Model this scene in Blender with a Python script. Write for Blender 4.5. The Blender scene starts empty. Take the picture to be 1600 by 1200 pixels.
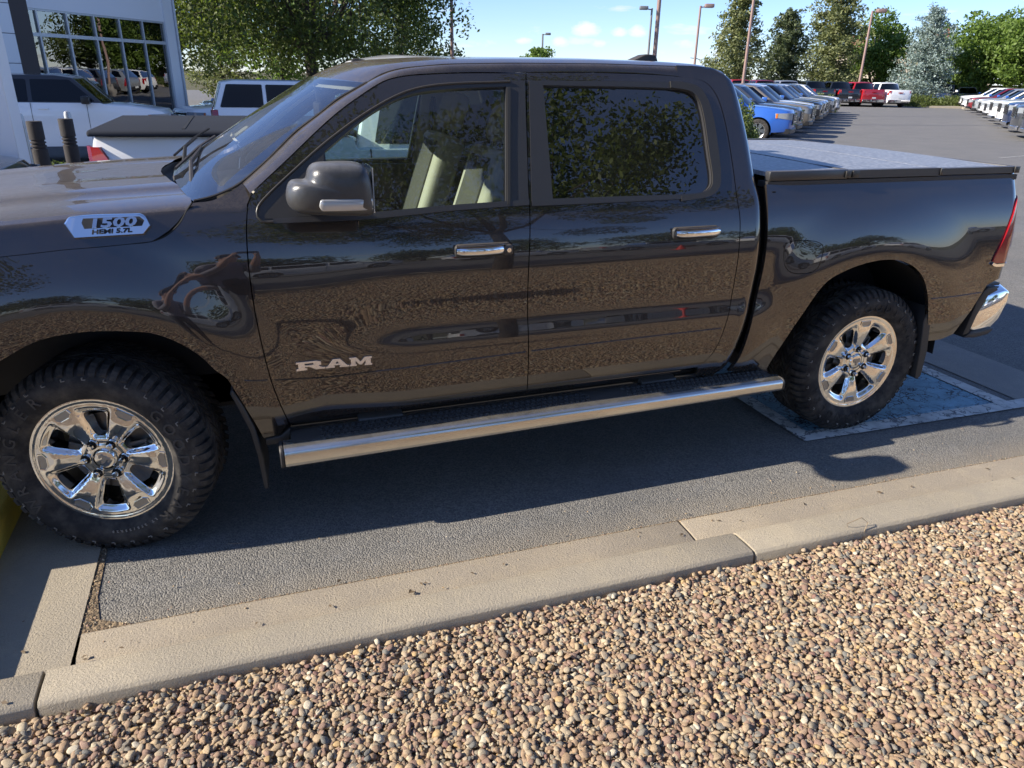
import bpy, bmesh, math, random
import numpy as np
from mathutils import Vector, Matrix, geometry
R = math.radians
sc = bpy.context.scene
col = sc.collection
# ------------------------------------------------------------------ camera
CAM = (0.6202, -2.8654, 1.8027); YAW, PIT, ROL = 0.35128, -0.39653, 0.02125
cd = bpy.data.cameras.new('camera'); cam = bpy.data.objects.new('camera', cd); col.objects.link(cam)
cd.sensor_width = 36; cd.lens = 1148.47/1600*36; cd.clip_start = .05; cd.clip_end = 3000
_f = Vector((math.sin(YAW)*math.cos(PIT), math.cos(YAW)*math.cos(PIT), math.sin(PIT)))
_r = Vector((math.cos(YAW), -math.sin(YAW), 0)); _u = _r.cross(_f)
_r2 = _r*math.cos(ROL)+_u*math.sin(ROL); _u2 = -_r*math.sin(ROL)+_u*math.cos(ROL)
_m = Matrix((_r2, _u2, -_f)).transposed().to_4x4(); _m.translation = Vector(CAM)
cam.matrix_world = _m; sc.camera = cam
# ------------------------------------------------------------------ light
SUN = Vector((-1.75, .14, 1.0)).normalized()
SUN_EL = math.asin(SUN.z); SUN_ROT = math.atan2(SUN.x, SUN.y)
w = bpy.data.worlds.new('World'); sc.world = w; w.use_nodes = True
nt = w.node_tree; nt.nodes.clear(); N = nt.nodes.new; L = nt.links.new
sky = N('ShaderNodeTexSky'); sky.sky_type = 'NISHITA'; sky.sun_disc = False
sky.sun_elevation = SUN_EL; sky.sun_rotation = SUN_ROT; sky.altitude = 1600; sky.air_density = 1.0; sky.dust_density = .25; sky.ozone_density = 3.0
tc = N('ShaderNodeTexCoord'); sx = N('ShaderNodeSeparateXYZ'); L(tc.outputs['Generated'], sx.inputs[0])
def wm(op, a, b=None, c=None, clamp=False):
    n = N('ShaderNodeMath'); n.operation = op; n.use_clamp = clamp
    for i, v in enumerate((a, b, c)):
        if v is None: continue
        if isinstance(v, (int, float)): n.inputs[i].default_value = v
        else: L(v, n.inputs[i])
    return n.outputs[0]
# fair weather clouds: stretched noise on the sky dome, projected on a flat cloud deck
zc = wm('MAXIMUM', sx.outputs[2], .03)
px_ = wm('DIVIDE', sx.outputs[0], zc); py_ = wm('DIVIDE', sx.outputs[1], zc)
az = wm('ARCTAN2', sx.outputs[1], sx.outputs[0])
cb = N('ShaderNodeCombineXYZ'); L(wm('MULTIPLY', az, 5.0), cb.inputs[0]); L(wm('MULTIPLY', sx.outputs[2], 21.0), cb.inputs[1])
n1 = N('ShaderNodeTexNoise'); n1.inputs['Scale'].default_value = 1.9; n1.inputs['Detail'].default_value = 7; n1.inputs['Roughness'].default_value = .55
mp = N('ShaderNodeMapping'); mp.inputs['Location'].default_value = (3.35, 1.2, 2.0); L(cb.outputs[0], mp.inputs[0]); L(mp.outputs[0], n1.inputs['Vector'])
band = wm('MULTIPLY', wm('SMOOTH_MIN', wm('MULTIPLY', sx.outputs[2], 30.0), 1.0, .2), wm('SUBTRACT', 1.0, wm('MULTIPLY', sx.outputs[2], 7.0), None, True), None, True)
thr = wm('SUBTRACT', n1.outputs[0], wm('SUBTRACT', .70, wm('MULTIPLY', band, .16)))
cum = wm('MULTIPLY', thr, 14.0, None, True)
cb2 = N('ShaderNodeCombineXYZ'); L(px_, cb2.inputs[0]); L(py_, cb2.inputs[1])
n2 = N('ShaderNodeTexNoise'); n2.inputs['Scale'].default_value = .35; n2.inputs['Detail'].default_value = 6; n2.inputs['Roughness'].default_value = .6
L(cb2.outputs[0], n2.inputs['Vector'])
cir = wm('MULTIPLY', wm('SUBTRACT', n2.outputs[0], .52), 1.6, None, True)
cir = wm('MULTIPLY', cir, wm('MULTIPLY', sx.outputs[2], 3.0, None, True))
# a few small cumulus puffs low over the far lot, each with broken edges
cb3 = N('ShaderNodeCombineXYZ'); L(wm('MULTIPLY', az, 55.0), cb3.inputs[0]); L(wm('MULTIPLY', sx.outputs[2], 85.0), cb3.inputs[1])
n3 = N('ShaderNodeTexNoise'); n3.inputs['Scale'].default_value = 1.0; n3.inputs['Detail'].default_value = 6; n3.inputs['Roughness'].default_value = .6; L(cb3.outputs[0], n3.inputs['Vector'])
puff = None
for (a_, z_, wa, wz, k_) in ((65.2, .054, 1.45, .0125, 1.0), (66.9, .040, .9, .008, .95), (64.3, .039, .9, .006, .85), (62.9, .052, .9, .008, .9), (61.6, .053, 1.0, .010, .95), (58.5, .040, 1.1, .008, .7), (68.6, .052, 1.6, .012, .45), (69.6, .040, .9, .006, .8), (56.0, .030, 1.3, .009, .75), (60.3, .031, 1.4, .009, .5), (72.5, .035, 2.2, .010, .45), (52, .033, 1.8, .008, .6)):
    da = wm('POWER', wm('DIVIDE', wm('ABSOLUTE', wm('SUBTRACT', az, math.radians(a_))), math.radians(wa)), 2.0); dz = wm('POWER', wm('DIVIDE', wm('ABSOLUTE', wm('SUBTRACT', sx.outputs[2], z_)), wz), 2.0)
    v_ = wm('MULTIPLY', wm('SUBTRACT', 1.0, wm('ADD', da, dz), None, True), k_); puff = v_ if puff is None else wm('MAXIMUM', puff, v_)
pf_ = wm('MULTIPLY', wm('SUBTRACT', wm('ADD', wm('MULTIPLY', puff, .75), wm('MULTIPLY', n3.outputs[0], 1.0)), .80), 2.4, None, True)
cl = wm('MAXIMUM', wm('MAXIMUM', wm('MULTIPLY', cum, .5), wm('MULTIPLY', cir, .6)), wm('MULTIPLY', pf_, .9))
mx = N('ShaderNodeMix'); mx.data_type = 'RGBA'; L(cl, mx.inputs[0]); tn = N('ShaderNodeMix'); tn.data_type = 'RGBA'; tn.blend_type = 'MULTIPLY'; tn.inputs[0].default_value = 1; L(sky.outputs[0], tn.inputs[6]); tn.inputs[7].default_value = (.29, .31, .39, 1); L(tn.outputs[2], mx.inputs[6]); mx.inputs[7].default_value = (1.95, 1.95, 1.98, 1)
bg = N('ShaderNodeBackground'); bg.inputs[1].default_value = .15; L(mx.outputs[2], bg.inputs[0])
wo = N('ShaderNodeOutputWorld'); L(bg.outputs[0], wo.inputs[0])
sd = bpy.data.lights.new('sun', 'SUN'); sd.energy = 2.6; sd.angle = R(.5); sd.color = (1, .92, .80)
so = bpy.data.objects.new('sun', sd); col.objects.link(so); so.rotation_euler = (-SUN).to_track_quat('-Z', 'Y').to_euler()
sc.view_settings.view_transform = 'Standard'; sc.view_settings.look = 'None'; sc.view_settings.exposure = 1.85; sc.view_settings.gamma = 1
sc.view_settings.use_curve_mapping = False
sc.render.engine = 'CYCLES'; sc.cycles.max_bounces = 10; sc.cycles.transparent_max_bounces = 24
sc.cycles.sample_clamp_indirect = 6
rnd = random.Random(7); rg = np.random.default_rng(11)

# ------------------------------------------------------------------ materials
class M:
    def __init__(s, name, base=(.5,.5,.5), rough=.5, metal=0, **k):
        s.m = bpy.data.materials.new(name); s.m.use_nodes = True; s.t = s.m.node_tree
        s.b = s.t.nodes['Principled BSDF']; s.set(base, rough, metal, **k); s.tc = None
        s.m.diffuse_color = (*base[:3], 1)
    def set(s, base, rough, metal, **k):
        s.b.inputs['Base Color'].default_value = (*base[:3], 1); s.b.inputs['Roughness'].default_value = rough; s.b.inputs['Metallic'].default_value = metal
        for a, v in k.items(): s.b.inputs[a.replace('_', ' ')].default_value = v
    def n(s, t, **k):
        n = s.t.nodes.new(t)
        for a, v in k.items():
            if a.startswith('i_'):
                n.inputs[a[2:].replace('_', ' ')].default_value = v
            else: setattr(n, a, v)
        return n
    def l(s, a, b): s.t.links.new(a, b)
    def co(s, kind='Object'):
        if s.tc is None: s.tc = s.n('ShaderNodeTexCoord')
        return s.tc.outputs[kind]
    def noise(s, scale, detail=4, rough=.5, vec=None, stretch=None, kind='Object'):
        n = s.n('ShaderNodeTexNoise', i_Scale=scale, i_Detail=detail, i_Roughness=rough); v = vec or s.co(kind)
        if stretch:
            m = s.n('ShaderNodeMapping'); m.inputs['Scale'].default_value = stretch; s.l(v, m.inputs[0]); v = m.outputs[0]
        s.l(v, n.inputs['Vector']); return n.outputs[0]
    def ramp(s, fac, stops, interp='LINEAR'):
        r = s.n('ShaderNodeValToRGB'); r.color_ramp.interpolation = interp; e = r.color_ramp.elements
        while len(e) < len(stops): e.new(.5)
        for i, (p, c) in enumerate(stops): e[i].position = p; e[i].color = (*c[:3], 1) if not isinstance(c, (int, float)) else (c, c, c, 1)
        s.l(fac, r.inputs[0]); return r.outputs[0]
    def math(s, op, a, b=None, clamp=False):
        n = s.n('ShaderNodeMath', operation=op, use_clamp=clamp)
        for i, v in enumerate((a, b)):
            if v is None: continue
            if isinstance(v, (int, float)): n.inputs[i].default_value = v
            else: s.l(v, n.inputs[i])
        return n.outputs[0]
    def mix(s, fac, a, b, mode='MIX'):
        n = s.n('ShaderNodeMix', data_type='RGBA', blend_type=mode)
        for i, v in ((0, fac), (6, a), (7, b)):
            if isinstance(v, (int, float)): n.inputs[i].default_value = v
            elif isinstance(v, tuple): n.inputs[i].default_value = (*v[:3], 1)
            else: s.l(v, n.inputs[i])
        return n.outputs[2]
    def bump(s, h, dist=.01, strength=1.0, prev=None):
        n = s.n('ShaderNodeBump', i_Distance=dist, i_Strength=strength); s.l(h, n.inputs['Height'])
        if prev is not None: s.l(prev, n.inputs['Normal'])
        s.l(n.outputs[0], s.b.inputs['Normal']); return n.outputs[0]
    def base(s, c): s.l(c, s.b.inputs['Base Color'])
    def rough(s, c): s.l(c, s.b.inputs['Roughness'])

def dusty(m, amount=.2, top=.65, colr=(.20, .168, .138), speck=True):
    """film of road dust over a surface: more where it faces up, in streaks and specks"""
    g = m.n('ShaderNodeNewGeometry'); sp = m.n('ShaderNodeSeparateXYZ'); m.l(g.outputs['Normal'], sp.inputs[0])
    up = m.n('ShaderNodeMapRange', i_From_Min=.50, i_From_Max=1.0, i_To_Min=amount, i_To_Max=top); m.l(sp.outputs[2], up.inputs[0])
    v = g.outputs['Position']
    big = m.noise(3.2, 5, .6, v); fine = m.noise(90, 3, .7, v); mid = m.noise(22, 4, .65, v)
    f = m.math('MULTIPLY', up.outputs[0], m.math('ADD', m.math('MULTIPLY', big, .9), m.math('MULTIPLY', mid, .9)))
    f = m.math('MULTIPLY', f, m.math('ADD', m.math('MULTIPLY', fine, 1.2), .45), True)
    if speck:
        sm = m.noise(240, 1, .5, v); spk = m.math('MULTIPLY', m.math('SUBTRACT', sm, .70), 9, True); f = m.math('MAXIMUM', f, m.math('MULTIPLY', spk, m.math('ADD', up.outputs[0], .05), True))
    d = m.n('ShaderNodeBsdfDiffuse'); d.inputs[0].default_value = (*colr, 1)
    mxs = m.n('ShaderNodeMixShader'); m.l(f, mxs.inputs[0]); m.l(m.b.outputs[0], mxs.inputs[1]); m.l(d.outputs[0], mxs.inputs[2])
    out = [n for n in m.t.nodes if n.type == 'OUTPUT_MATERIAL'][0]; m.l(mxs.outputs[0], out.inputs['Surface'])
    return m

MT = {}
def mk(name, *a, **k):
    m = M(name, *a, **k); MT[name] = m.m; return m
m = mk('dark_brown_paint', (.018, .014, .0135), .16, .80, Coat_Weight=1.0, Coat_Roughness=.012, Coat_IOR=1.74, Specular_IOR_Level=.6)
fl = m.noise(900, 2, .6); m.base(m.ramp(fl, [(.35, (.020, .0165, .0155)), (.75, (.048, .039, .036))])); dusty(m, .075, .30)
PAINT = m.m
m = mk('black_plastic', (.022, .022, .023), .5); m.bump(m.noise(700, 2, .6), .0006); dusty(m, .03, .3); BLK = m.m
m = mk('satin_black_trim', (.028, .028, .03), .38, 0, Specular_IOR_Level=.7); dusty(m, .03, .25, speck=False); TRIM = m.m
m = mk('grey_window_trim', (.06, .058, .054), .35, .5); dusty(m, .05, .3); GTRIM = m.m
m = mk('gap_black', (.004, .004, .004), .8); GAP = m.m
m = mk('mirror_cap_plastic', (.03, .03, .032), .30, .1, Coat_Weight=.3, Coat_Roughness=.2); m.bump(m.noise(500, 2, .6), .0004); dusty(m, .08, .3, (.33, .32, .30)); MIR = m.m
m = mk('chrome', (.86, .86, .86), .06, 1.0); CHR = m.m
m = mk('wheel_chrome', (.80, .79, .77), .07, 1.0); r_ = m.noise(30, 4, .6); m.rough(m.ramp(r_, [(.4, .04), (.8, .2)])); WCHR = m.m
m = mk('wheel_satin', (.36, .34, .31), .42, .8); WSAT = m.m
m = mk('brushed_step_metal', (.62, .59, .54), .28, 1.0); m.rough(m.ramp(m.noise(60, 4, .6), [(.35, .17), (.75, .26)])); dusty(m, .06, .2, (.42, .39, .34), speck=False); STEP = m.m
def rubber(nm, b):
    m = mk(nm, b, .78, 0, Specular_IOR_Level=.3)
    n = m.noise(14, 5, .65); m.base(m.mix(m.ramp(n, [(.42, 0.0), (.72, .75)]), b, (.10, .088, .075))); m.bump(m.noise(260, 3, .6), .0008); return m.m
RUB = rubber('tyre_rubber', (.021, .020, .020)); RUBT = rubber('tyre_lettering', (.055, .05, .045))
RUBL = mk('scuffed_rubber', (.23, .21, .18), .8).m
# glass: tint by transparency, reflection by fresnel
def glass(name, tint, dustf=.0, ior=1.5, lo=0.0, bumpy=0):
    m = mk(name, tint, .02); t = m.t
    tr = m.n('ShaderNodeBsdfTransparent'); tr.inputs[0].default_value = (*tint, 1)
    gl = m.n('ShaderNodeBsdfGlossy'); gl.inputs['Roughness'].default_value = .0; gl.inputs[0].default_value = (1, 1, 1, 1)
    fr = m.n('ShaderNodeFresnel'); fr.inputs[0].default_value = ior
    if bumpy:
        bp = m.n('ShaderNodeBump', i_Distance=bumpy, i_Strength=1.0); m.l(m.noise(1.3, 1, .5), bp.inputs['Height'])
        m.l(bp.outputs[0], gl.inputs['Normal'])
    a = m.n('ShaderNodeMixShader'); m.l(m.math('ADD', fr.outputs[0], lo, True), a.inputs[0]); m.l(tr.outputs[0], a.inputs[1]); m.l(gl.outputs[0], a.inputs[2])
    last = a
    if dustf:
        df = m.n('ShaderNodeBsdfDiffuse'); df.inputs[0].default_value = (.42, .40, .36, 1)
        nz = m.math('MULTIPLY', m.math('MULTIPLY', m.noise(60, 4, .75), m.noise(4, 3, .6)), dustf * 3.2)
        sp = m.math('MULTIPLY', m.math('SUBTRACT', m.noise(150, 2, .5), .66), 5 * min(1, dustf * 12), True)
        b2 = m.n('ShaderNodeMixShader'); m.l(m.math('MAXIMUM', nz, m.math('MULTIPLY', sp, .35)), b2.inputs[0]); m.l(a.outputs[0], b2.inputs[1]); m.l(df.outputs[0], b2.inputs[2]); last = b2
    out = [n for n in t.nodes if n.type == 'OUTPUT_MATERIAL'][0]; m.l(last.outputs[0], out.inputs['Surface']); return m.m
GL_F = glass('door_glass', (.70, .84, .79), .03, 1.65, .02)
GL_R = glass('dark_tinted_glass', (.045, .05, .055), .02, 1.75, .05)
GL_W = glass('windshield_glass', (.72, .79, .78), .03, 1.7, .12)
GL_C = glass('far_car_glass', (.04, .05, .055), .0, 1.5, .0)
GL_L = glass('lamp_lens', (.75, .75, .75), .05, 1.5, .05)
GL_B = glass('curtain_wall_glass', (.62, .70, .69), .0, 1.9, .08, .002)
m = mk('red_lamp_lens', (.32, .008, .012), .12, 0, Coat_Weight=1.0, Transmission_Weight=.0); REDL = m.m
REDW = mk('white_lamp_lens', (.55, .42, .42), .15, 0, Coat_Weight=1).m
AMB = mk('amber_lamp', (.65, .16, .02), .2, 0, Coat_Weight=1).m
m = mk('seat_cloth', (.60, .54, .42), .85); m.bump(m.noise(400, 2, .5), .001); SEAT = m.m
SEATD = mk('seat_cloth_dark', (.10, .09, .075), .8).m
TAN = mk('cabin_beige', (.55, .51, .42), .7).m
DASH = mk('dashboard_dark', (.035, .03, .026), .6).m
m = mk('tonneau_vinyl', (.30, .31, .33), .42, .1)
v = m.n('ShaderNodeTexVoronoi', i_Scale=46); m.l(m.co(), v.inputs['Vector']); m.base(m.mix(m.ramp(v.outputs[0], [(.2, 0.0), (.6, 1.0)]), (.36, .37, .39), (.22, .23, .25)))
m.bump(v.outputs[0], .0015); TON = m.m

VNL = mk('vinyl_black', (.028, .031, .038), .8, 0, Specular_IOR_Level=.15).m
# ground materials
def grit(name, base, spread, scale=420, bumpd=.004, patches=.25, rough=.88, warm=(1, .93, .82)):
    m = mk(name, base, rough, 0, Specular_IOR_Level=.35); P = m.n('ShaderNodeNewGeometry').outputs['Position']
    v = m.n('ShaderNodeTexVoronoi', i_Scale=scale * .34); m.l(P, v.inputs['Vector'])
    f = m.noise(scale, 3, .7, P); b = m.noise(1.1, 5, .6, P); b2 = m.noise(9, 4, .6, P)
    sh = m.n('ShaderNodeSeparateColor'); m.l(v.outputs['Color'], sh.inputs[0])
    lo = tuple(c * (1 - spread) for c in base); hi = tuple(c * (1 + spread * 1.6) * q for c, q in zip(base, warm))
    c = m.mix(m.ramp(sh.outputs[0], [(.1, 0.), (.9, 1.)]), lo, hi)
    c = m.mix(.45, c, m.ramp(f, [(.3, lo), (.7, hi)]))
    c = m.mix(m.ramp(b, [(.35, patches), (.65, 0.)]), c, tuple(x * .62 for x in base))
    c = m.mix(m.ramp(b2, [(.5, 0.), (.8, patches * .8)]), c, tuple(x * 1.5 for x in base))
    m.base(c)
    h = m.math('ADD', m.math('MULTIPLY', v.outputs['Distance'], -1.0), m.math('MULTIPLY', f, .6))
    m.bump(h, bumpd); return m
m = grit('asphalt', (.180, .180, .178), .5, 430, .006, .42)
P = m.n('ShaderNodeNewGeometry').outputs['Position']; sy = m.n('ShaderNodeSeparateXYZ'); m.l(P, sy.inputs[0]); near = m.n('ShaderNodeMapRange', i_From_Min=-.34, i_From_Max=-.54, i_To_Min=0, i_To_Max=1.0); m.l(sy.outputs[1], near.inputs[0])
old = m.b.inputs['Base Color'].links[0].from_socket; dm = m.math('MULTIPLY', m.math('MULTIPLY', near.outputs[0], m.noise(4.0, 6, .7, P)), 1.1, True); m.base(m.mix(dm, old, (.30, .25, .18))); ASPH = m.m
m = grit('old_asphalt', (.165, .167, .172), .25, 240, .003, .35)
P = m.n('ShaderNodeNewGeometry').outputs['Position']; ASPH2 = m.m
def concrete(name, base, joint=False):
    m = mk(name, base, .86, 0, Specular_IOR_Level=.3); P = m.n('ShaderNodeNewGeometry').outputs['Position']
    f = m.noise(330, 3, .75, P); b = m.noise(2.2, 5, .6, P); st = m.noise(26, 4, .6, P, (1, 7, 1)); sp = m.noise(70, 2, .5, P)
    c = m.mix(m.ramp(f, [(.3, 0.), (.7, 1.)]), tuple(x * .70 for x in base), tuple(x * 1.2 for x in base))
    c = m.mix(m.ramp(b, [(.4, .38), (.7, 0.)]), c, tuple(x * .68 for x in base))
    c = m.mix(m.ramp(st, [(.5, 0.), (.75, .3)]), c, tuple(x * 1.22 for x in base))
    c = m.mix(m.ramp(sp, [(.70, 0.), (.76, .6)]), c, tuple(x * .45 for x in base)); 
    chip = m.noise(140, 2, .5, P); c = m.mix(m.ramp(chip, [(.66, 0.), (.72, .55)]), c, tuple(x * .50 for x in base)); lt = m.noise(5.5, 6, .75, P); c = m.mix(m.ramp(lt, [(.46, .45), (.60, 0.)]), c, tuple(x * q for x, q in zip(base, (.72, .74, .80)))); m.base(c)
    m.bump(m.math('ADD', m.math('ADD', f, m.math('MULTIPLY', st, .5)), m.math('MULTIPLY', chip, -1.2)), .0030); return m
CONC = concrete('curb_concrete', (.455, .388, .285)).m
GUT = concrete('gutter_concrete', (.425, .355, .26)).m
CONC2 = concrete('pad_concrete', (.33, .30, .26)).m
m = concrete('yellow_curb_paint', (.78, .54, .08)); P = m.n('ShaderNodeNewGeometry').outputs['Position']; YEL = m.m
def worn(name, colr, under=(.05, .05, .055), amt=.5, scale=16):
    m = mk(name, colr, .75); P = m.n('ShaderNodeNewGeometry').outputs['Position']
    v = m.n('ShaderNodeTexVoronoi', feature='DISTANCE_TO_EDGE', i_Scale=scale); 
    nz = m.n('ShaderNodeTexNoise', i_Scale=12, i_Detail=4); m.l(P, nz.inputs['Vector'])
    ad = m.n('ShaderNodeMix', data_type='RGBA', blend_type='LINEAR_LIGHT'); ad.inputs[0].default_value = .14; m.l(P, ad.inputs[6]); m.l(nz.outputs['Color'], ad.inputs[7])
    m.l(ad.outputs[2], v.inputs['Vector'])
    cr = m.ramp(v.outputs['Distance'], [(.0, 1.), (.025, 1.), (.045, 0.)])
    mask = m.ramp(m.noise(3.4, 4, .6, P), [(.36, 0.), (.50, 1.)])
    crack = m.math('MULTIPLY', cr, mask)
    worn_ = m.ramp(m.noise(45, 5, .75, P), [(.60, 0.), (.66, 1.)])
    a = m.math('MAXIMUM', crack, m.math('MULTIPLY', worn_, amt))
    c = m.mix(m.ramp(m.noise(7, 5, .6, P), [(.3, 0.), (.75, 1.)]), tuple(x * .72 for x in colr), tuple(min(.8, x * 1.25) for x in colr))
    m.base(m.mix(a, c, under)); m.bump(m.math('ADD', m.noise(300, 2, .6, P), m.math('MULTIPLY', a, -1.5)), .002); return m
BLUEP = worn('faded_blue_paint', (.22, .40, .50), amt=.5, scale=8).m
WHP = worn('worn_white_paint', (.62, .61, .56), (.16, .16, .16), amt=.25, scale=6).m
WHL = worn('lot_stripe_paint', (.40, .39, .36), (.13, .13, .13), .9, 5).m
DIRT = grit('dirt_fill', (.20, .155, .105), .55, 260, .01, .3).m
m = grit('gravel_fines', (.36, .28, .20), .6, 75, .012, .12); GRB = m.m
m = mk('river_stone', (.4, .33, .26), .72, 0, Specular_IOR_Level=.35)
oi = m.n('ShaderNodeObjectInfo').outputs['Random']
stops = [(0, (.29, .19, .13)), (.08, (.42, .31, .20)), (.17, (.46, .37, .26)), (.25, (.27, .17, .13)), (.33, (.36, .25, .17)), (.41, (.54, .45, .32)), (.45, (.23, .21, .185)), (.50, (.45, .33, .22)),
         (.56, (.40, .27, .17)), (.62, (.47, .35, .22)), (.70, (.18, .175, .165)), (.74, (.34, .22, .17)), (.81, (.60, .53, .42)), (.84, (.42, .33, .24)), (.90, (.28, .235, .18)), (.95, (.50, .34, .17)), (.98, (.24, .13, .11))]
c = m.ramp(oi, stops, 'CONSTANT'); nn = m.noise(60, 4, .6)
c = m.mix(.07, m.mix(1.0, c, (1.05, 1.04, .98), 'MULTIPLY'), (.40, .35, .28)); m.base(m.mix(m.ramp(nn, [(.3, 0.), (.7, .55)]), c, m.mix(1.0, c, (.62, .60, .55), 'MULTIPLY'))); m.bump(m.noise(120, 3, .6), .0012); STONE = m.m
GRASS = grit('dry_grass_ground', (.10, .095, .045), .5, 60, .03, .4).m
def leafm(name, a, b, trans=.35):
    m = mk(name, a, .55, 0, Specular_IOR_Level=.4)
    g = m.n('ShaderNodeNewGeometry').outputs['Random Per Island']; c = m.ramp(g, [(0, a), (.75, b), (1, tuple(x * 1.35 for x in b))]); m.base(c)
    t = m.n('ShaderNodeBsdfTranslucent'); m.l(m.mix(1.0, c, (1.5, 1.6, .8), 'MULTIPLY'), t.inputs[0])
    ms = m.n('ShaderNodeMixShader'); ms.inputs[0].default_value = trans; m.l(m.b.outputs[0], ms.inputs[1]); m.l(t.outputs[0], ms.inputs[2])
    out = [n for n in m.t.nodes if n.type == 'OUTPUT_MATERIAL'][0]; m.l(ms.outputs[0], out.inputs['Surface']); return m.m
LEAF = leafm('elm_leaves', (.045, .065, .018), (.11, .14, .035))
LEAF2 = leafm('bright_leaves', (.06, .11, .02), (.15, .22, .045))
PINE = leafm('pine_needles', (.07, .09, .035), (.20, .215, .09), .25)
PINED = leafm('dark_pine_needles', (.035, .055, .028), (.10, .125, .055), .2)
SPRU = leafm('blue_spruce_needles', (.11, .15, .135), (.26, .33, .31), .15)
SHRB = leafm('shrub_leaves', (.07, .10, .03), (.17, .21, .07), .3)
m = mk('bark', (.075, .06, .048), .9); m.bump(m.noise(18, 5, .7, None, (1, 1, .25)), .03); BARK = m.m
WHW = mk('white_cladding', (.80, .80, .81), .45); WHW.bump(WHW.noise(3, 3), .002); WHW = WHW.m
MUL = mk('aluminium_mullion', (.50, .52, .54), .4, .4).m
BRN = mk('brown_column', (.055, .042, .040), .6).m
m = mk('bollard_brown', (.034, .029, .028), .85); m.bump(m.noise(80, 4, .6), .003); BOL = m.m
GALV = mk('galvanised_pipe', (.42, .43, .43), .45, .6).m
POLE = mk('lamp_post_bronze', (.30, .20, .17), .5, .2).m
POLEG = mk('lamp_post_grey', (.20, .20, .20), .5, .3).m
CREAM = mk('cream_stucco', (.58, .50, .38), .9).m
ROOF = mk('brown_roof', (.22, .10, .07), .8).m
STUC = mk('tan_block_wall', (.33, .25, .19), .9).m
CONE = mk('orange_cone', (.62, .03, .02), .5).m
DISHM = mk('dish_white', (.75, .75, .75), .5).m
BRAKE = mk('brake_metal', (.16, .15, .14), .45, .8).m
UTIL = mk('utility_green', (.10, .14, .10), .6).m

# ------------------------------------------------------------------ object helpers
def tag(o, label=None, cat=None, group=None, kind=None):
    if label: o['label'] = label
    if cat: o['category'] = cat
    if group: o['group'] = group
    if kind: o['kind'] = kind
    return o
def empty(name, loc, rz=0, label=None, cat=None, group=None):
    o = bpy.data.objects.new(name, None); col.objects.link(o); o.location = loc; o.rotation_euler = (0, 0, rz); o.empty_display_size = .2
    return tag(o, label, cat, group)
def link(name, me, parent=None, mats=(), smooth=None):
    o = bpy.data.objects.new(name, me); col.objects.link(o)
    for mm in mats: me.materials.append(mm)
    if parent is not None: o.parent = parent
    if smooth is True:
        me.shade_smooth()
    elif smooth: smooth_angle(me, smooth)
    return o
def smooth_angle(me, deg):
    me.shade_smooth()
    me.set_sharp_from_angle(angle=R(deg))
def pyd(name, v, f, mats=(), parent=None, smooth=None):
    me = bpy.data.meshes.new(name); me.from_pydata([tuple(map(float, p)) for p in v], [], [tuple(map(int, q)) for q in f]); me.update()
    return link(name, me, parent, mats, smooth)
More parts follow.
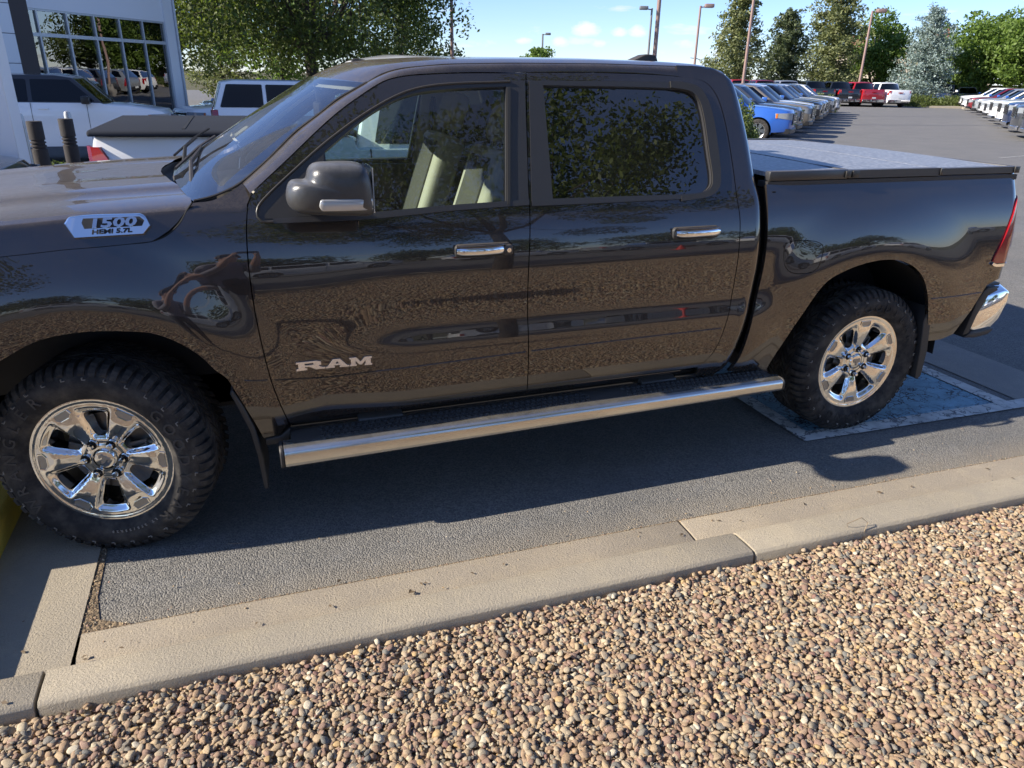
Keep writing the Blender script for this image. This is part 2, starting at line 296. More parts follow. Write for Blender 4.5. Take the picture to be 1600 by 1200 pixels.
class MB:
    def __init__(s): s.b = bmesh.new()
    def box(s, x0, x1, y0, y1, z0, z1, mi=0, mat=None):
        v = [s.b.verts.new((x, y, z)) for x in (x0, x1) for y in (y0, y1) for z in (z0, z1)]
        for q in ((0, 1, 3, 2), (4, 6, 7, 5), (0, 4, 5, 1), (2, 3, 7, 6), (0, 2, 6, 4), (1, 5, 7, 3)):
            f = s.b.faces.new([v[i] for i in q]); f.material_index = mi
        if mat is not None: bmesh.ops.transform(s.b, matrix=mat, verts=v)
        return v
    def prism(s, pts, lo, hi, axis=1, mi=0, scale=1.0):
        """pts 2D polygon; extruded along axis (0,1,2) from lo to hi"""
        def P(a, b, h): return {0: (h, a, b), 1: (a, h, b), 2: (a, b, h)}[axis]
        cx = sum(p[0] for p in pts) / len(pts); cy = sum(p[1] for p in pts) / len(pts)
        A = [s.b.verts.new(P(p[0], p[1], lo)) for p in pts]; B = [s.b.verts.new(P(cx + (p[0] - cx) * scale, cy + (p[1] - cy) * scale, hi)) for p in pts]
        n = len(pts); fs = [s.b.faces.new(A), s.b.faces.new(B[::-1])] + [s.b.faces.new((A[i], B[i], B[(i + 1) % n], A[(i + 1) % n])) for i in range(n)]
        for f in fs: f.material_index = mi
        return A + B
    def tube(s, pts, rad, seg=8, mi=0, cap=True):
        pts = [Vector(p) for p in pts]; rings = []
        if not hasattr(rad, '__len__'): rad = [rad] * len(pts)
        for i, p in enumerate(pts):
            d = (pts[min(i + 1, len(pts) - 1)] - pts[max(i - 1, 0)]).normalized(); a = d.orthogonal().normalized() if i == 0 else (a - d * a.dot(d)).normalized(); b = d.cross(a)
            rings.append([s.b.verts.new(p + (a * math.cos(2 * math.pi * k / seg) + b * math.sin(2 * math.pi * k / seg)) * rad[i]) for k in range(seg)])
        for i in range(len(rings) - 1):
            for k in range(seg):
                f = s.b.faces.new((rings[i][k], rings[i][(k + 1) % seg], rings[i + 1][(k + 1) % seg], rings[i + 1][k])); f.material_index = mi
        if cap:
            for r_ in (rings[0][::-1], rings[-1]):
                f = s.b.faces.new(r_); f.material_index = mi
    def lathe(s, prof, seg=48, axis='y', c=(0, 0, 0), mi=0):
        rings = []
        for (r_, h) in prof:
            ring = []
            for k in range(seg):
                a = 2 * math.pi * k / seg; p = (r_ * math.cos(a), h, r_ * math.sin(a)) if axis == 'y' else (r_ * math.cos(a), r_ * math.sin(a), h)
                ring.append(s.b.verts.new((p[0] + c[0], p[1] + c[1], p[2] + c[2])))
            rings.append(ring)
        for i in range(len(rings) - 1):
            for k in range(seg):
                f = s.b.faces.new((rings[i][k], rings[i][(k + 1) % seg], rings[i + 1][(k + 1) % seg], rings[i + 1][k])); f.material_index = mi
    def loft(s, rings, closed=True, cap=True, mi=0):
        rr = [[s.b.verts.new(p) for p in r_] for r_ in rings]; n = len(rr[0])
        for i in range(len(rr) - 1):
            for k in range(n if closed else n - 1):
                f = s.b.faces.new((rr[i][k], rr[i][(k + 1) % n], rr[i + 1][(k + 1) % n], rr[i + 1][k])); f.material_index = mi
        if cap and closed:
            s.b.faces.new(rr[0][::-1]).material_index = mi; s.b.faces.new(rr[-1]).material_index = mi
    def bevel(s, w, seg=2, ang=30):
        bmesh.ops.recalc_face_normals(s.b, faces=s.b.faces)
        e = [e for e in s.b.edges if len(e.link_faces) == 2 and e.calc_face_angle(0) > R(ang)]
        bmesh.ops.bevel(s.b, geom=e, offset=w, segments=seg, profile=.5, affect='EDGES', clamp_overlap=True); return s
    def go(s, name, mats, parent=None, smooth=40, recalc=True):
        if recalc: bmesh.ops.recalc_face_normals(s.b, faces=s.b.faces)
        me = bpy.data.meshes.new(name); s.b.to_mesh(me); s.b.free()
        if not isinstance(mats, (list, tuple)): mats = [mats]
        return link(name, me, parent, mats, smooth)
def rrect(cx, cy, w, h, r_, n=5):
    o = []
    for (sx_, sy_, a0) in ((1, 1, 0), (-1, 1, 90), (-1, -1, 180), (1, -1, 270)):
        for k in range(n + 1):
            a = R(a0 + 90 * k / n); o.append((cx + sx_ * (w / 2 - r_) + r_ * math.cos(a), cy + sy_ * (h / 2 - r_) + r_ * math.sin(a)))
    return o
def copy_tree(o, parent=None, top=True):
    c = o.copy(); col.objects.link(c)
    if parent is not None: c.parent = parent
    for ch in list(o.children): copy_tree(ch, c, False)
    return c
def ss(x, a, b):
    t = np.clip((np.asarray(x, float) - a) / (b - a), 0, 1); return t * t * (3 - 2 * t)
def crv(pts, step=.02, closed=False, sharp=()):
    """Catmull-Rom resampling of 2D points; indices in sharp stay corners"""
    out = []; n = len(pts); segs = n if closed else n - 1
    for i in range(segs):
        p1, p2 = np.array(pts[i]), np.array(pts[(i + 1) % n])
        p0 = np.array(pts[(i - 1) % n]) if (closed or i > 0) and i not in sharp else 2 * p1 - p2
        p3 = np.array(pts[(i + 2) % n]) if (closed or i + 2 < n) and (i + 1) % n not in sharp else 2 * p2 - p1
        d1 = np.linalg.norm(p2 - p1); 
        if d1 < 1e-6: continue
        m1 = (p2 - p0) / max(np.linalg.norm(p1 - p0) + d1, 1e-6) * d1; m2 = (p3 - p1) / max(np.linalg.norm(p3 - p2) + d1, 1e-6) * d1
        k = max(1, int(round(d1 / step)))
        for j in range(k):
            t = j / k; h = (2*t**3-3*t*t+1)*p1 + (t**3-2*t*t+t)*m1 + (-2*t**3+3*t*t)*p2 + (t**3-t*t)*m2
            out.append((float(h[0]), float(h[1])))
    if not closed: out.append(tuple(map(float, pts[-1])))
    return out
def inpoly(P, poly):
    poly = np.asarray(poly); x, y = P[:, 0], P[:, 1]; ins = np.zeros(len(P), bool); n = len(poly); j = n - 1
    for i in range(n):
        xi, yi = poly[i]; xj, yj = poly[j]
        c = ((yi > y) != (yj > y)) & (x < (xj - xi) * (y - yi) / (yj - yi + 1e-12) + xi); ins ^= c; j = i
    return ins
def distpoly(P, poly):
    poly = np.asarray(poly); d = np.full(len(P), 1e9); n = len(poly)
    for i in range(n):
        a, b = poly[i], poly[(i + 1) % n]; ab = b - a; t = np.clip(((P - a) @ ab) / (ab @ ab + 1e-12), 0, 1); d = np.minimum(d, np.hypot(*(P - a - t[:, None] * ab).T))
    return d
def triang(outer, holes, rx, rz):
    o = np.asarray(outer); x0, z0 = o.min(0); x1, z1 = o.max(0)
    gx, gz = np.meshgrid(np.arange(x0 + rx / 2, x1, rx), np.arange(z0 + rz / 2, z1, rz)); G = np.stack([gx.ravel(), gz.ravel()], 1)
    G = G[inpoly(G, outer)]; dd = min(rx, rz) * .45
    if len(G): G = G[distpoly(G, outer) > dd]
    for h in holes:
        if len(G): G = G[~inpoly(G, h)]
        if len(G): G = G[distpoly(G, h) > dd]
    vs = [Vector(p) for p in outer]; es = [(i, (i + 1) % len(outer)) for i in range(len(outer))]; loops = [list(range(len(outer)))]
    for h in holes:
        b = len(vs); vs += [Vector(p) for p in h]; es += [(b + i, b + (i + 1) % len(h)) for i in range(len(h))]; loops.append(list(range(b, b + len(h))))
    vs += [Vector(p) for p in G]
    V, E, F, ov, oe, of = geometry.delaunay_2d_cdt(vs, es, [], 0, 1e-6)
    V = np.array([(v.x, v.y) for v in V]); F = np.array([f for f in F if len(f) == 3])
    C = V[F].mean(1); ok = inpoly(C, outer)
    for h in holes: ok &= ~inpoly(C, h)
    F = F[ok]
    # drop slivers
    a, b, c = V[F[:, 0]], V[F[:, 1]], V[F[:, 2]]; ar = (b[:, 0]-a[:, 0])*(c[:, 1]-a[:, 1])-(b[:, 1]-a[:, 1])*(c[:, 0]-a[:, 0]); F = F[np.abs(ar) > 1e-9]; ar = ar[np.abs(ar) > 1e-9]
    F[ar < 0] = F[ar < 0][:, ::-1]
    idx = {}
    for i, s_ in enumerate(ov):
        for q in s_: idx[q] = i
    return V, F, [[idx.get(i, i) for i in lp] for lp in loops]
def panel(name, outer, mapf, mat, parent=None, holes=(), th=.022, rx=.05, rz=.02, far=False, label=None):
    """sheet over the 2D outline, shaped by mapf(u, v)->(x, y, z), with a turned-in edge; exact normals"""
    V, F, loops = triang(outer, holes, rx, rz)
    def mp_(u, v): x, y, z = mapf(u, v); return np.stack([x, y, z], -1)
    P = mp_(V[:, 0], V[:, 1]); e = 1e-3
    du = mp_(V[:, 0] + e, V[:, 1]) - mp_(V[:, 0] - e, V[:, 1]); dv = mp_(V[:, 0], V[:, 1] + e) - mp_(V[:, 0], V[:, 1] - e)
    nrm = np.cross(du, dv); nrm /= np.linalg.norm(nrm, axis=1)[:, None] + 1e-12
    verts = list(P); faces = [tuple(f) for f in F]; nF = len(faces)
    if th:
        for lp in loops:
            k0 = len(verts); 
            for i in lp: verts.append(P[i])
            k1 = len(verts)
            for i in lp: verts.append(P[i] - nrm[i] * th)
            n = len(lp)
            area = sum(V[lp[i]][0] * V[lp[(i + 1) % n]][1] - V[lp[(i + 1) % n]][0] * V[lp[i]][1] for i in range(n))
            fl_ = (area > 0) == (lp is loops[0])
            for i in range(n):
                j = (i + 1) % n; q = (k0 + i, k1 + i, k1 + j, k0 + j)
                faces.append(q if fl_ else q[::-1])
    verts = np.array(verts); 
    if far:
        verts = verts * [1, -1, 1] + [0, 2 * YC, 0]; nrm = nrm * [1, -1, 1]; faces = [f[::-1] for f in faces]
    me = bpy.data.meshes.new(name); me.from_pydata(verts.tolist(), [], faces); me.update()
    me.shade_smooth()
    ln = []
    for p in me.polygons:
        if p.index < nF:
            for vi in p.vertices: ln.append(tuple(nrm[vi]))
        else:
            for vi in p.vertices: ln.append(tuple(p.normal))
    me.normals_split_custom_set(ln)
    o = link(name, me, parent, [mat]); 
    if label: o['label'] = label
    return o
YC = .98
# ------------------------------------------------------------------ the big pickup: body side surface
Z_ = [0.15,.3,.40,.50,.62,.70,.74,.80,.87,.95,1.05,1.12,1.18,1.24,1.30,1.335,1.36,1.80,1.86,1.90,2.0]
P1 = [-12,-12,-10,-8,-4,0,4,10.5,4,0.5,2.5,6,11,16.5,22.5,23,23,23.6,30,50,60]
P0 = [-12,-12,-10,-8,-5,-3,-2,-1,0,2,4,7,11,16.5,22.5,23,23,23.6,30,50,60]
_zz = np.linspace(.15, 2.0, 926)
def _tab(P):
    ph = np.interp(_zz, Z_, P); k = np.ones(9) / 9; ph = np.convolve(np.pad(ph, 4, mode='edge'), k, 'valid')
    y = np.cumsum(np.tan(np.radians(ph))) * (_zz[1] - _zz[0]); return y - np.interp(.95, _zz, y) - .035
_t1 = _tab(P1); _t0 = _tab(P0)
def gS(x, z):
    x = np.asarray(x, float); z = np.asarray(z, float)
    a = ss(x, .75, 1.25) * (1 - ss(x, 2.85, 3.1)); y = a * np.interp(z, _zz, _t1) + (1 - a) * np.interp(z, _zz, _t0)
    y = y - .026 * (1 - ss(np.hypot(x, z - .40), .62, .86)) * (z < 1.5)
    return y - .020 * (1 - ss(np.hypot(x - 3.62, z - .40), .62, .92)) * (z < 1.5)
def mS(off=0): return lambda u, v: (u, gS(u, v) + off, v)
def bend(x0f, Rr, off=0):
    def f(u, v):
        x0 = x0f(v); a = np.clip((u - x0) / Rr, 0, math.pi / 2 + .3); x = np.where(u > x0, x0 + Rr * np.sin(a), u)
        return x, gS(np.minimum(u, x0), v) + Rr * (1 - np.cos(a)) + off, v
    return f
G = {
'gapA':[(0.637,1.348),(0.624,1.272),(0.618,1.206),(0.615,1.126),(0.616,1.013),(0.624,0.882),(0.646,0.694),(0.671,0.579),(0.698,0.484)],
'gapB':[(1.791,1.816),(1.766,1.605),(1.75,1.459),(1.74,1.32),(1.722,1.057),(1.722,0.778),(1.728,0.501)],
'gapC':[(2.327,1.822),(2.519,1.815),(2.65,1.798),(2.707,1.743),(2.737,1.636),(2.752,1.471),(2.758,1.298),(2.766,1.224),(2.767,1.147),(2.767,0.99),(2.751,0.807),(2.726,0.7),(2.701,0.616),(2.668,0.562),(2.613,0.516)],
'doortop':[(0.637,1.348),(0.655,1.384),(0.673,1.401),(0.799,1.501),(0.929,1.607),(1.008,1.666),(1.087,1.716),(1.193,1.775),(1.259,1.792),(1.324,1.8),(1.509,1.811),(1.791,1.816)],
'trimFo':[(0.715,1.286),(0.677,1.288),(0.661,1.308),(0.668,1.342),(0.707,1.382),(0.818,1.47),(0.948,1.567),(1.121,1.673),(1.275,1.743),(1.421,1.771),(1.714,1.786),(1.780,1.787)],
'glassF':[(0.936,1.526),(1.127,1.659),(1.278,1.725),(1.424,1.748),(1.694,1.763),(1.636,1.318),(1.087,1.308),(0.934,1.307)],
'glassR':[(1.86,1.771),(2.48,1.767),(2.576,1.75),(2.613,1.697),(2.626,1.497),(2.626,1.377),(2.587,1.343),(2.519,1.334),(1.845,1.329)],
'trimRo':[(1.799,1.787),(2.483,1.793),(2.565,1.786),(2.622,1.763),(2.662,1.684),(2.676,1.496),(2.667,1.376),(2.634,1.339),(2.585,1.324),(2.483,1.314),(1.748,1.312)],
'cabrear':[(2.701,1.856),(2.775,1.833),(2.804,1.801),(2.827,1.725),(2.854,1.549),(2.868,1.385),(2.886,1.29),(2.888,1.219),(2.889,.952),(2.851,.72),(2.799,.523),(2.757,.467)],
'bedfront':[(2.928,1.361),(2.923,1.245),(2.92,0.98),(2.881,0.736),(2.842,0.54),(2.801,0.471)],
'archR':[(3.056,0.431),(3.039,0.457),(3.105,0.599),(3.171,0.72),(3.284,0.886),(3.401,0.945),(3.559,0.98),(3.707,0.981),(3.83,0.944),(3.924,0.874),(3.987,0.776),(4.043,0.634),(4.102,0.499)],
'fuel':[(3.025,1.072),(3.048,1.1),(3.133,1.105),(3.215,1.094),(3.249,1.072),(3.246,1.013),(3.224,0.962),(3.162,0.944),(3.08,0.952),(3.038,0.989)],
'hoodshut':[(-.97,1.10),(-.6,1.165),(-0.35,1.197),(-0.163,1.213),(-0.069,1.219),(0.028,1.226),(0.125,1.229),(0.226,1.234),(0.302,1.239),(0.357,1.258),(0.404,1.298),(0.427,1.333),(0.449,1.36)],
'archF':[(-.55,.45),(-.53,.56),(-.47,.68),(-.36,.79),(-0.222,0.868),(-0.116,0.922),(-0.015,0.943),(0.084,0.945),(0.184,0.935),(0.259,0.921),(0.334,0.882),(0.406,0.819),(0.453,0.754),(0.487,0.718),(0.509,0.667),(0.571,0.502),(0.593,0.431)],
'badge':[(0.042,1.309),(0.064,1.329),(0.273,1.331),(0.29,1.322),(0.305,1.293),(0.282,1.268),(0.066,1.264)],
}
GP = .0022   # half of a shut gap
def sh(pts, dx=0, dz=0): return [(p[0] + dx, p[1] + dz) for p in pts]
truck = empty('pickup_truck', (0, 0, 0), 0, 'dark brown crew cab pickup truck with chrome wheels and side step, filling the foreground', 'pickup truck')
def two(name, outer, mapf, mat, parent=None, **k):
    """near side part and its counterpart on the far side"""
    p = parent or (truck, truck)
    a = panel(name, outer, mapf, mat, p[0], **k); k.pop('label', None)
    b = panel(name, outer, mapf, mat, p[1], far=True, **k); return a, b
dA = crv(G['gapA']); dB = crv(G['gapB']); dTop = crv(G['doortop'], sharp=(0,))
botF = crv([(.698, .484), (1.194, .493), (1.728, .501)]); botR = crv([(1.728, .501), (2.166, .512), (2.613, .516)])
gC_ = crv(G['gapC']); topR = crv([(1.791, 1.816), (2.079, 1.822), (2.327, 1.822)])
doorF = sh(dTop[:-1], GP, -GP) + sh(dB[:-1], -GP) + botF[::-1][:-1] + sh(dA[::-1][:-1], GP)
doorR = sh(topR[:-1], GP, 0) + sh(gC_[:-1], -GP, 0) + botR[::-1][:-1] + sh(dB[::-1][:-1], GP)
tFo = crv(G['trimFo'], sharp=(11,)); holeF = tFo + [(1.735, 1.318), (1.4, 1.306), (1.085, 1.288)]
tRo = crv(G['trimRo'], closed=True, sharp=(0, 10))
fd = two('front_door', doorF, mS(), PAINT, holes=[holeF])
rd = two('rear_door', doorR, mS(), PAINT, holes=[tRo])
gF = crv(G['glassF'], closed=True, sharp=(0, 4, 5, 7)); gR = crv(G['glassR'], closed=True, sharp=(0, 8))
two('window_trim', holeF, mS(-.004), TRIM, fd, holes=[gF], th=.03)
two('window_trim', tRo, mS(-.004), TRIM, rd, holes=[gR], th=.03)
two('mirror_sail', crv([(0.692,1.3),(0.691,1.313),(0.838,1.443),(0.930,1.518),(0.928,1.473),(0.925,1.307)], closed=True, sharp=(3, 5)), mS(-.008), BLK, fd, th=.01)
def grow(pts, d):
    c = np.mean(pts, 0); return [tuple(c + (np.array(p) - c) * (1 + d / np.linalg.norm(np.array(p) - c))) for p in pts]
two('window', grow(gF, .012), mS(.012), GL_F, fd, th=0, rx=.08, rz=.04)
two('window', grow(gR, .012), mS(.012), GL_R, rd, th=0, rx=.08, rz=.04)
# light edge strips along the window frames
def strip3(name, pts, off0, off1, wdt, mat, parent):
    mb = MB(); P = [Vector((p[0], float(gS(p[0], p[1])) + off0, p[1])) for p in pts]
    mb.tube(P, wdt, 8); return mb.go(name, mat, parent, 50)
strip3('trim_edge', crv([(.720,1.2885),(0.682,1.2905),(0.666,1.308),(0.672,1.340),(0.709,1.378),(0.82,1.466),(0.95,1.563),(1.121,1.669),(1.275,1.739),(1.421,1.767),(1.714,1.782)]), -.006, 0, .0045, GTRIM, fd[0])
rt = panel('window_surround', crv([(2.47,1.797),(2.565,1.790),(2.627,1.766),(2.667,1.684),(2.681,1.496),(2.672,1.374),(2.638,1.334),(2.585,1.318),(2.46,1.306),(2.46,1.328),(2.520,1.332),(2.590,1.341),(2.630,1.376),(2.630,1.497),(2.617,1.699),(2.578,1.753),(2.47,1.771)], closed=True, sharp=(0, 8, 9, 16)), mS(-.010), GTRIM, rd[0], th=.012, rx=.02)
panel('window_post', [(1.697, 1.762), (1.712, 1.762), (1.652, 1.319), (1.640, 1.319)], mS(-.010), GTRIM, fd[0], th=.01)
# belt mouldings
panel('belt_moulding', crv([(.72, 1.283), (1.085, 1.286), (1.4, 1.303), (1.736, 1.314)]) + crv([(1.738, 1.334), (1.4, 1.324), (1.085, 1.309), (.93, 1.304), (.72, 1.30)]), mS(-.008), TRIM, fd[0], th=.012)
panel('belt_moulding', crv([(1.748, 1.309), (2.1, 1.311), (2.46, 1.314)]) + crv([(2.46, 1.333), (2.1, 1.334), (1.750, 1.334)]), mS(-.008), TRIM, rd[0], th=.012)
# front fender, with the base of the windscreen pillar
def mFen(u, v):
    y = gS(u, v) + .9 * np.maximum(0, v - 1.338) * (1 + 0 * u); return u, y, v
hs = crv(G['hoodshut']); aF = crv(G['archF'])
fen = sh(hs, 0, -GP) + crv([(.452, 1.358), (.517, 1.363), (.585, 1.388), (.627, 1.412)])[1:] + [(.650, 1.386), (.655, 1.380)] + sh(dA, -GP)[:-1] + [(.694, .484), (.658, .438)] + aF[::-1] + [(-.60, .45), (-.93, .50), (-.97, .60)]
fend = two('front_fender', fen, mFen, PAINT, rx=.04)
# cab corner behind the rear door, rolled round to the back of the cab
ce = crv(G['cabrear']); cz = np.array(ce)[::-1]
edge = lambda z: np.interp(z, cz[:, 1], cz[:, 0]) - .034
RC = .06
cq = sh([p for p in gC_ if p[0] > 2.5 or p[1] < 1.5], GP, 0)
cq = [(2.519, 1.8165)] + [p for p in cq if p[0] > 2.53] + [(2.62, .47), (2.70, .455)] + [(p[0] - .034 + RC * 1.45, p[1]) for p in ce[::-1] if p[1] < 1.80] + [(2.78, 1.842), (2.70, 1.858), (2.60, 1.862), (2.519, 1.862)]
quarter = two('cab_corner', cq, bend(edge, RC), PAINT, rx=.02)
# bed side
bx0 = lambda z: 4.490 + .01 * ss(z, .8, 1.3) + 0 * z
RB = .08
bs = crv(G['bedfront'])[::-1]   # bottom to top at the front
bedtop = crv([(2.928, 1.361), (3.3, 1.366), (3.9, 1.376), (4.55, 1.386)]) + [(4.66, 1.380), (4.69, 1.35)]
rear = [(4.69, 1.20), (4.665, .95), (4.655, .82), (4.45, .80), (4.43, .79), (4.36, .655), (4.274, .524)]
bed_out = bs + bedtop[1:] + rear + crv([(4.274, .524), (4.19, .500), (4.102, .499)])[1:] + crv(G['archR'])[::-1][1:] + [(2.83, .468)]
tailo = crv([(4.70, 1.262), (4.575, 1.262), (4.545, 1.25), (4.515, 1.20), (4.465, 1.05), (4.425, .95), (4.42, .925), (4.45, .915), (4.62, .925), (4.665, .99), (4.70, 1.10)], closed=True, sharp=(0, 10))
fo = crv(G['fuel'], closed=True)
tl_in = [p for p in crv([(4.684, 1.262), (4.575, 1.262), (4.545, 1.25), (4.515, 1.20), (4.465, 1.05), (4.425, .95), (4.42, .925), (4.45, .915), (4.62, .925), (4.650, .94)], sharp=(0,))]
bed_out2 = bed_out
bed = two('bed_side', bed_out2, bend(bx0, RB), PAINT, holes=[fo], rx=.035)
panel('fuel_door', grow(fo, -.0035), mS(.001), PAINT, bed[0], th=.012, rx=.03)
# tail lamp: red lens with clear window
tl = two('tail_light', [p if p[0] < 4.69 else (4.688, p[1]) for p in tailo], bend(bx0, RB, -.008), REDL, th=.03, rx=.02)
panel('lamp_window', crv([(4.56, 1.10), (4.60, 1.12), (4.64, 1.02), (4.60, .985), (4.545, .99)], closed=True, sharp=(0, 1, 2, 3, 4)), bend(bx0, RB, -.0105), REDW, tl[0], th=.003, rx=.02)
panel('lamp_window', crv([(4.595, 1.235), (4.65, 1.235), (4.66, 1.16), (4.61, 1.15)], closed=True, sharp=(0, 1, 2, 3)), bend(bx0, RB, -.0105), REDW, tl[0], th=.003, rx=.02)
panel('lamp_bezel', crv([(4.42, .921), (4.45, .911), (4.62, .921), (4.66, .96), (4.665, .945), (4.62, .903), (4.45, .896), (4.415, .91)], closed=True, sharp=(0, 4)), bend(bx0, RB, -.011), CHR, tl[0], th=.006, rx=.02)
# character creases pressed in the lower body
def crease(pts, parent, mf=None, dz=.0026):
    mf = mf or bend(bx0, RB); P = crv(pts, .02); mb = MB(); up = []; md = []; lo = []
    for (u, v) in P:
        for lst, dv, oo in ((up, dz, -.0012), (md, 0, -.0042), (lo, -dz, -.0008)):
            x, y, z = mf(np.array([u]), np.array([v + dv])); lst.append((float(x[0]), float(y[0]) + oo, float(z[0])))
    mb.loft([up, md, lo], closed=False, cap=False); return mb.go('crease', PAINT, parent, 60)
crease([(.66, .684), (0.835, .668), (1.091, .677), (1.71, .695)], fd[0], mS()); crease([(1.736, .696), (2.274, .705), (2.71, .710)], rd[0], mS())
crease([(4.02, .752), (4.2, .752), (4.40, .754)], bed[0]); crease([(.55, .700), (.60, .692), (.635, .690)], fend[0], mS())
# ---------------- greenhouse: pillar + roof rail, roof, windscreen
PIL = [(.452,.11,1.356),(.517,.125,1.366),(.585,.15,1.390),(.627,.165,1.412),(.726,.20,1.486),(.847,.25,1.590),(.947,.262,1.655),(1.014,.276,1.705),(1.138,.295,1.767)]
DIT = [(1.20,.296,1.803),(1.275,.290,1.823),(1.46,.284,1.842),(1.735,.280,1.852),(2.17,.278,1.859),(2.54,.280,1.857)]
def rs3(P, n):
    P = np.array(P, float); d = np.r_[0, np.cumsum(np.linalg.norm(np.diff(P, axis=0), axis=1))]; t = np.linspace(0, d[-1], n); return np.stack([np.interp(t, d, P[:, i]) for i in range(3)], 1)
def smooth3(P, k=2):
    P = P.copy()
    for _ in range(k): P[1:-1] = (P[:-2] + 2 * P[1:-1] + P[2:]) / 4
    return P
def stripmesh(name, rows, mat, parent, far=True, smooth=True):
    """quad grid from rows of 3D points"""
    out = []
    for fr_ in ((False, True) if far else (False,)):
        R_ = np.array(rows); 
        if fr_: R_ = R_ * [1, -1, 1] + [0, 2 * YC, 0]
        a, b = R_.shape[:2]; f = []
        for i in range(a - 1):
            for j in range(b - 1):
                q = (i * b + j, i * b + j + 1, (i + 1) * b + j + 1, (i + 1) * b + j); f.append(q if fr_ else q[::-1])
        out.append(pyd(name, R_.reshape(-1, 3), f, [mat], parent, smooth))
    return out
up = smooth3(rs3(PIL[3:] + DIT, 90), 6)
lowpts = [(0.650,1.386),(0.673,1.4035),(0.799,1.5035),(0.929,1.6095),(1.008,1.6685),(1.087,1.7185),(1.193,1.7775),(1.259,1.7945),(1.324,1.8025),(1.509,1.8135),(1.791,1.8185),(2.079,1.8245),(2.327,1.8245),(2.519,1.8175)]
lo2 = crv(lowpts, .02); lo = smooth3(rs3([(p[0], float(gS(p[0], p[1])), p[1]) for p in lo2], 90), 1)
rows = []
for t in np.linspace(0, 1, 11):
    c_ = lo + .5 * (up - lo) + np.array([0, -.010, .007]); rows.append((1 - t) ** 2 * lo + 2 * t * (1 - t) * c_ + t * t * up)
stripmesh('roof_rail', rows, PAINT, truck)
stripmesh('rail_return', [lo + [0, .03, .0], lo], GAP, truck)
# black ditch line where roof skin meets the rail, then the roof skin
ditch = smooth3(rs3(PIL[8:] + DIT + [(2.70,.285,1.852),(2.77,.30,1.837),(2.82,.33,1.80),(2.845,.35,1.72)], 80), 2)
mb = MB(); mb.tube([tuple(p + [0, .003, -.001]) for p in ditch[:-8]], .004, 6); mb.go('roof_gap', GAP, truck)
rr = []
for i, p in enumerate(ditch):
    row = []; fwd = .155 * max(0, 1 - (p[0] - 1.138) / .45) ** 1.5
    for s_ in np.linspace(0, 1, 25):
        y = p[1] + .006 + s_ * (2 * (YC - p[1]) - .012); k = 4 * s_ * (1 - s_); lip = .012 * (1 - math.exp(-min(s_, 1 - s_) * 60))
        row.append((p[0] - fwd * k, y, p[2] + lip * min(1, i / 6) + .022 * k ** .8 * min(1, .35 + i / 14)))
    rr.append(row)
stripmesh('roof', rr, PAINT, truck, far=False)
# windscreen
wb = [PIL[0], PIL[1], PIL[2], PIL[3]]
side = smooth3(rs3(PIL, 40), 2); wr = []
for i, p in enumerate(side):
    v_ = i / 39; row = []
    cx, cz_ = (.345 + (.985 - .345) * v_), (1.385 + (1.785 - 1.385) * v_ ** .97)
    for s_ in np.linspace(0, 1, 31):
        k = (4 * s_ * (1 - s_)) ** .9; y = p[1] + s_ * 2 * (YC - p[1]); row.append((p[0] + (cx - p[0]) * k, y, p[2] + (cz_ - p[2]) * k))
    wr.append(row)
ws = stripmesh('windshield', wr, GL_W, truck, far=False)[0]
mb = MB(); mb.tube([tuple(p + [.0, -.001, .002]) for p in side], .005, 6); mb.go('windshield_seal', BLK, ws)
# black cowl between bonnet and glass
hoodrear = [(.449, .10, 1.352), (.42, .25, 1.362), (.37, .45, 1.374), (.31, .70, 1.385), (.285, .98, 1.388)]
co = []
hr = rs3(hoodrear + [(p[0], 2 * YC - p[1], p[2]) for p in hoodrear[-2::-1]], 31)
for t in (0, .12, .5, 1): co.append([tuple(np.array(h_) * (1 - t) + np.array(w_) * t + np.array([0, 0, -.035 * math.sin(math.pi * min(1, t * 1.0)) - (.02 if t > .05 else .012)])) for h_, w_ in zip(hr, wr[0])])
cowl = stripmesh('cowl', co, BLK, truck, far=False)[0]
# bonnet
hsx = np.array(G['hoodshut']); hz = lambda x: np.interp(x, hsx[:9, 0], hsx[:9, 1])
sec = [(0, .302), (.15, .33), (.35, .362), (.6, .392), (.85, .414), (1.0, .428)]      # up the side face: fraction, rear x
crz = lambda x: np.interp(x, [-.97, -.5, -.155, .036, .287, .45], [1.20, 1.275, 1.305, 1.318, 1.330, 1.337])
rows = []
U = np.linspace(0, 1, 60)
for t, xr in sec:
    rows.append([(x, float(gS(x, z)) + .004 * t, z) for x in (-.97 + (xr + .97) * U) for z in [hz(x) + (crz(x) - hz(x)) * t if x < .302 else max(hz(.302) + (crz(x) - hz(.302)) * t, np.interp(x, hsx[8:, 0], hsx[8:, 1]))]])
yc0 = .028
tops = [(.045, .434), (.070, .440), (.11, .444), (.17, .440), (.25, .425), (.34, .402), (.37, .393), (.40, .386), (.50, .356), (.60, .336), (.66, .324), (.69, .318), (.72, .312), (.85, .293), (.98, .287)]
def hoodz(x, y):
    d = (y - .04); z = crz(x) + .010 * (1 - math.exp(-d / .02)) + .034 * (1 - math.exp(-d / .30))
    z += .013 * float(ss(y, .345, .39)) - .006 * float(ss(y, .66, .71))
    return z + .004 * math.exp(-((y - .2) / .06) ** 2)
for y, xr in tops: rows.append([(x, y, hoodz(x, y)) for x in (-.97 + (xr + .97) * U)])
full = rows + [[(p[0], 2 * YC - p[1], p[2]) for p in r_] for r_ in rows[-2::-1]]
full = np.array(full); 
hood = stripmesh('hood', full, PAINT, truck, far=False)[0]
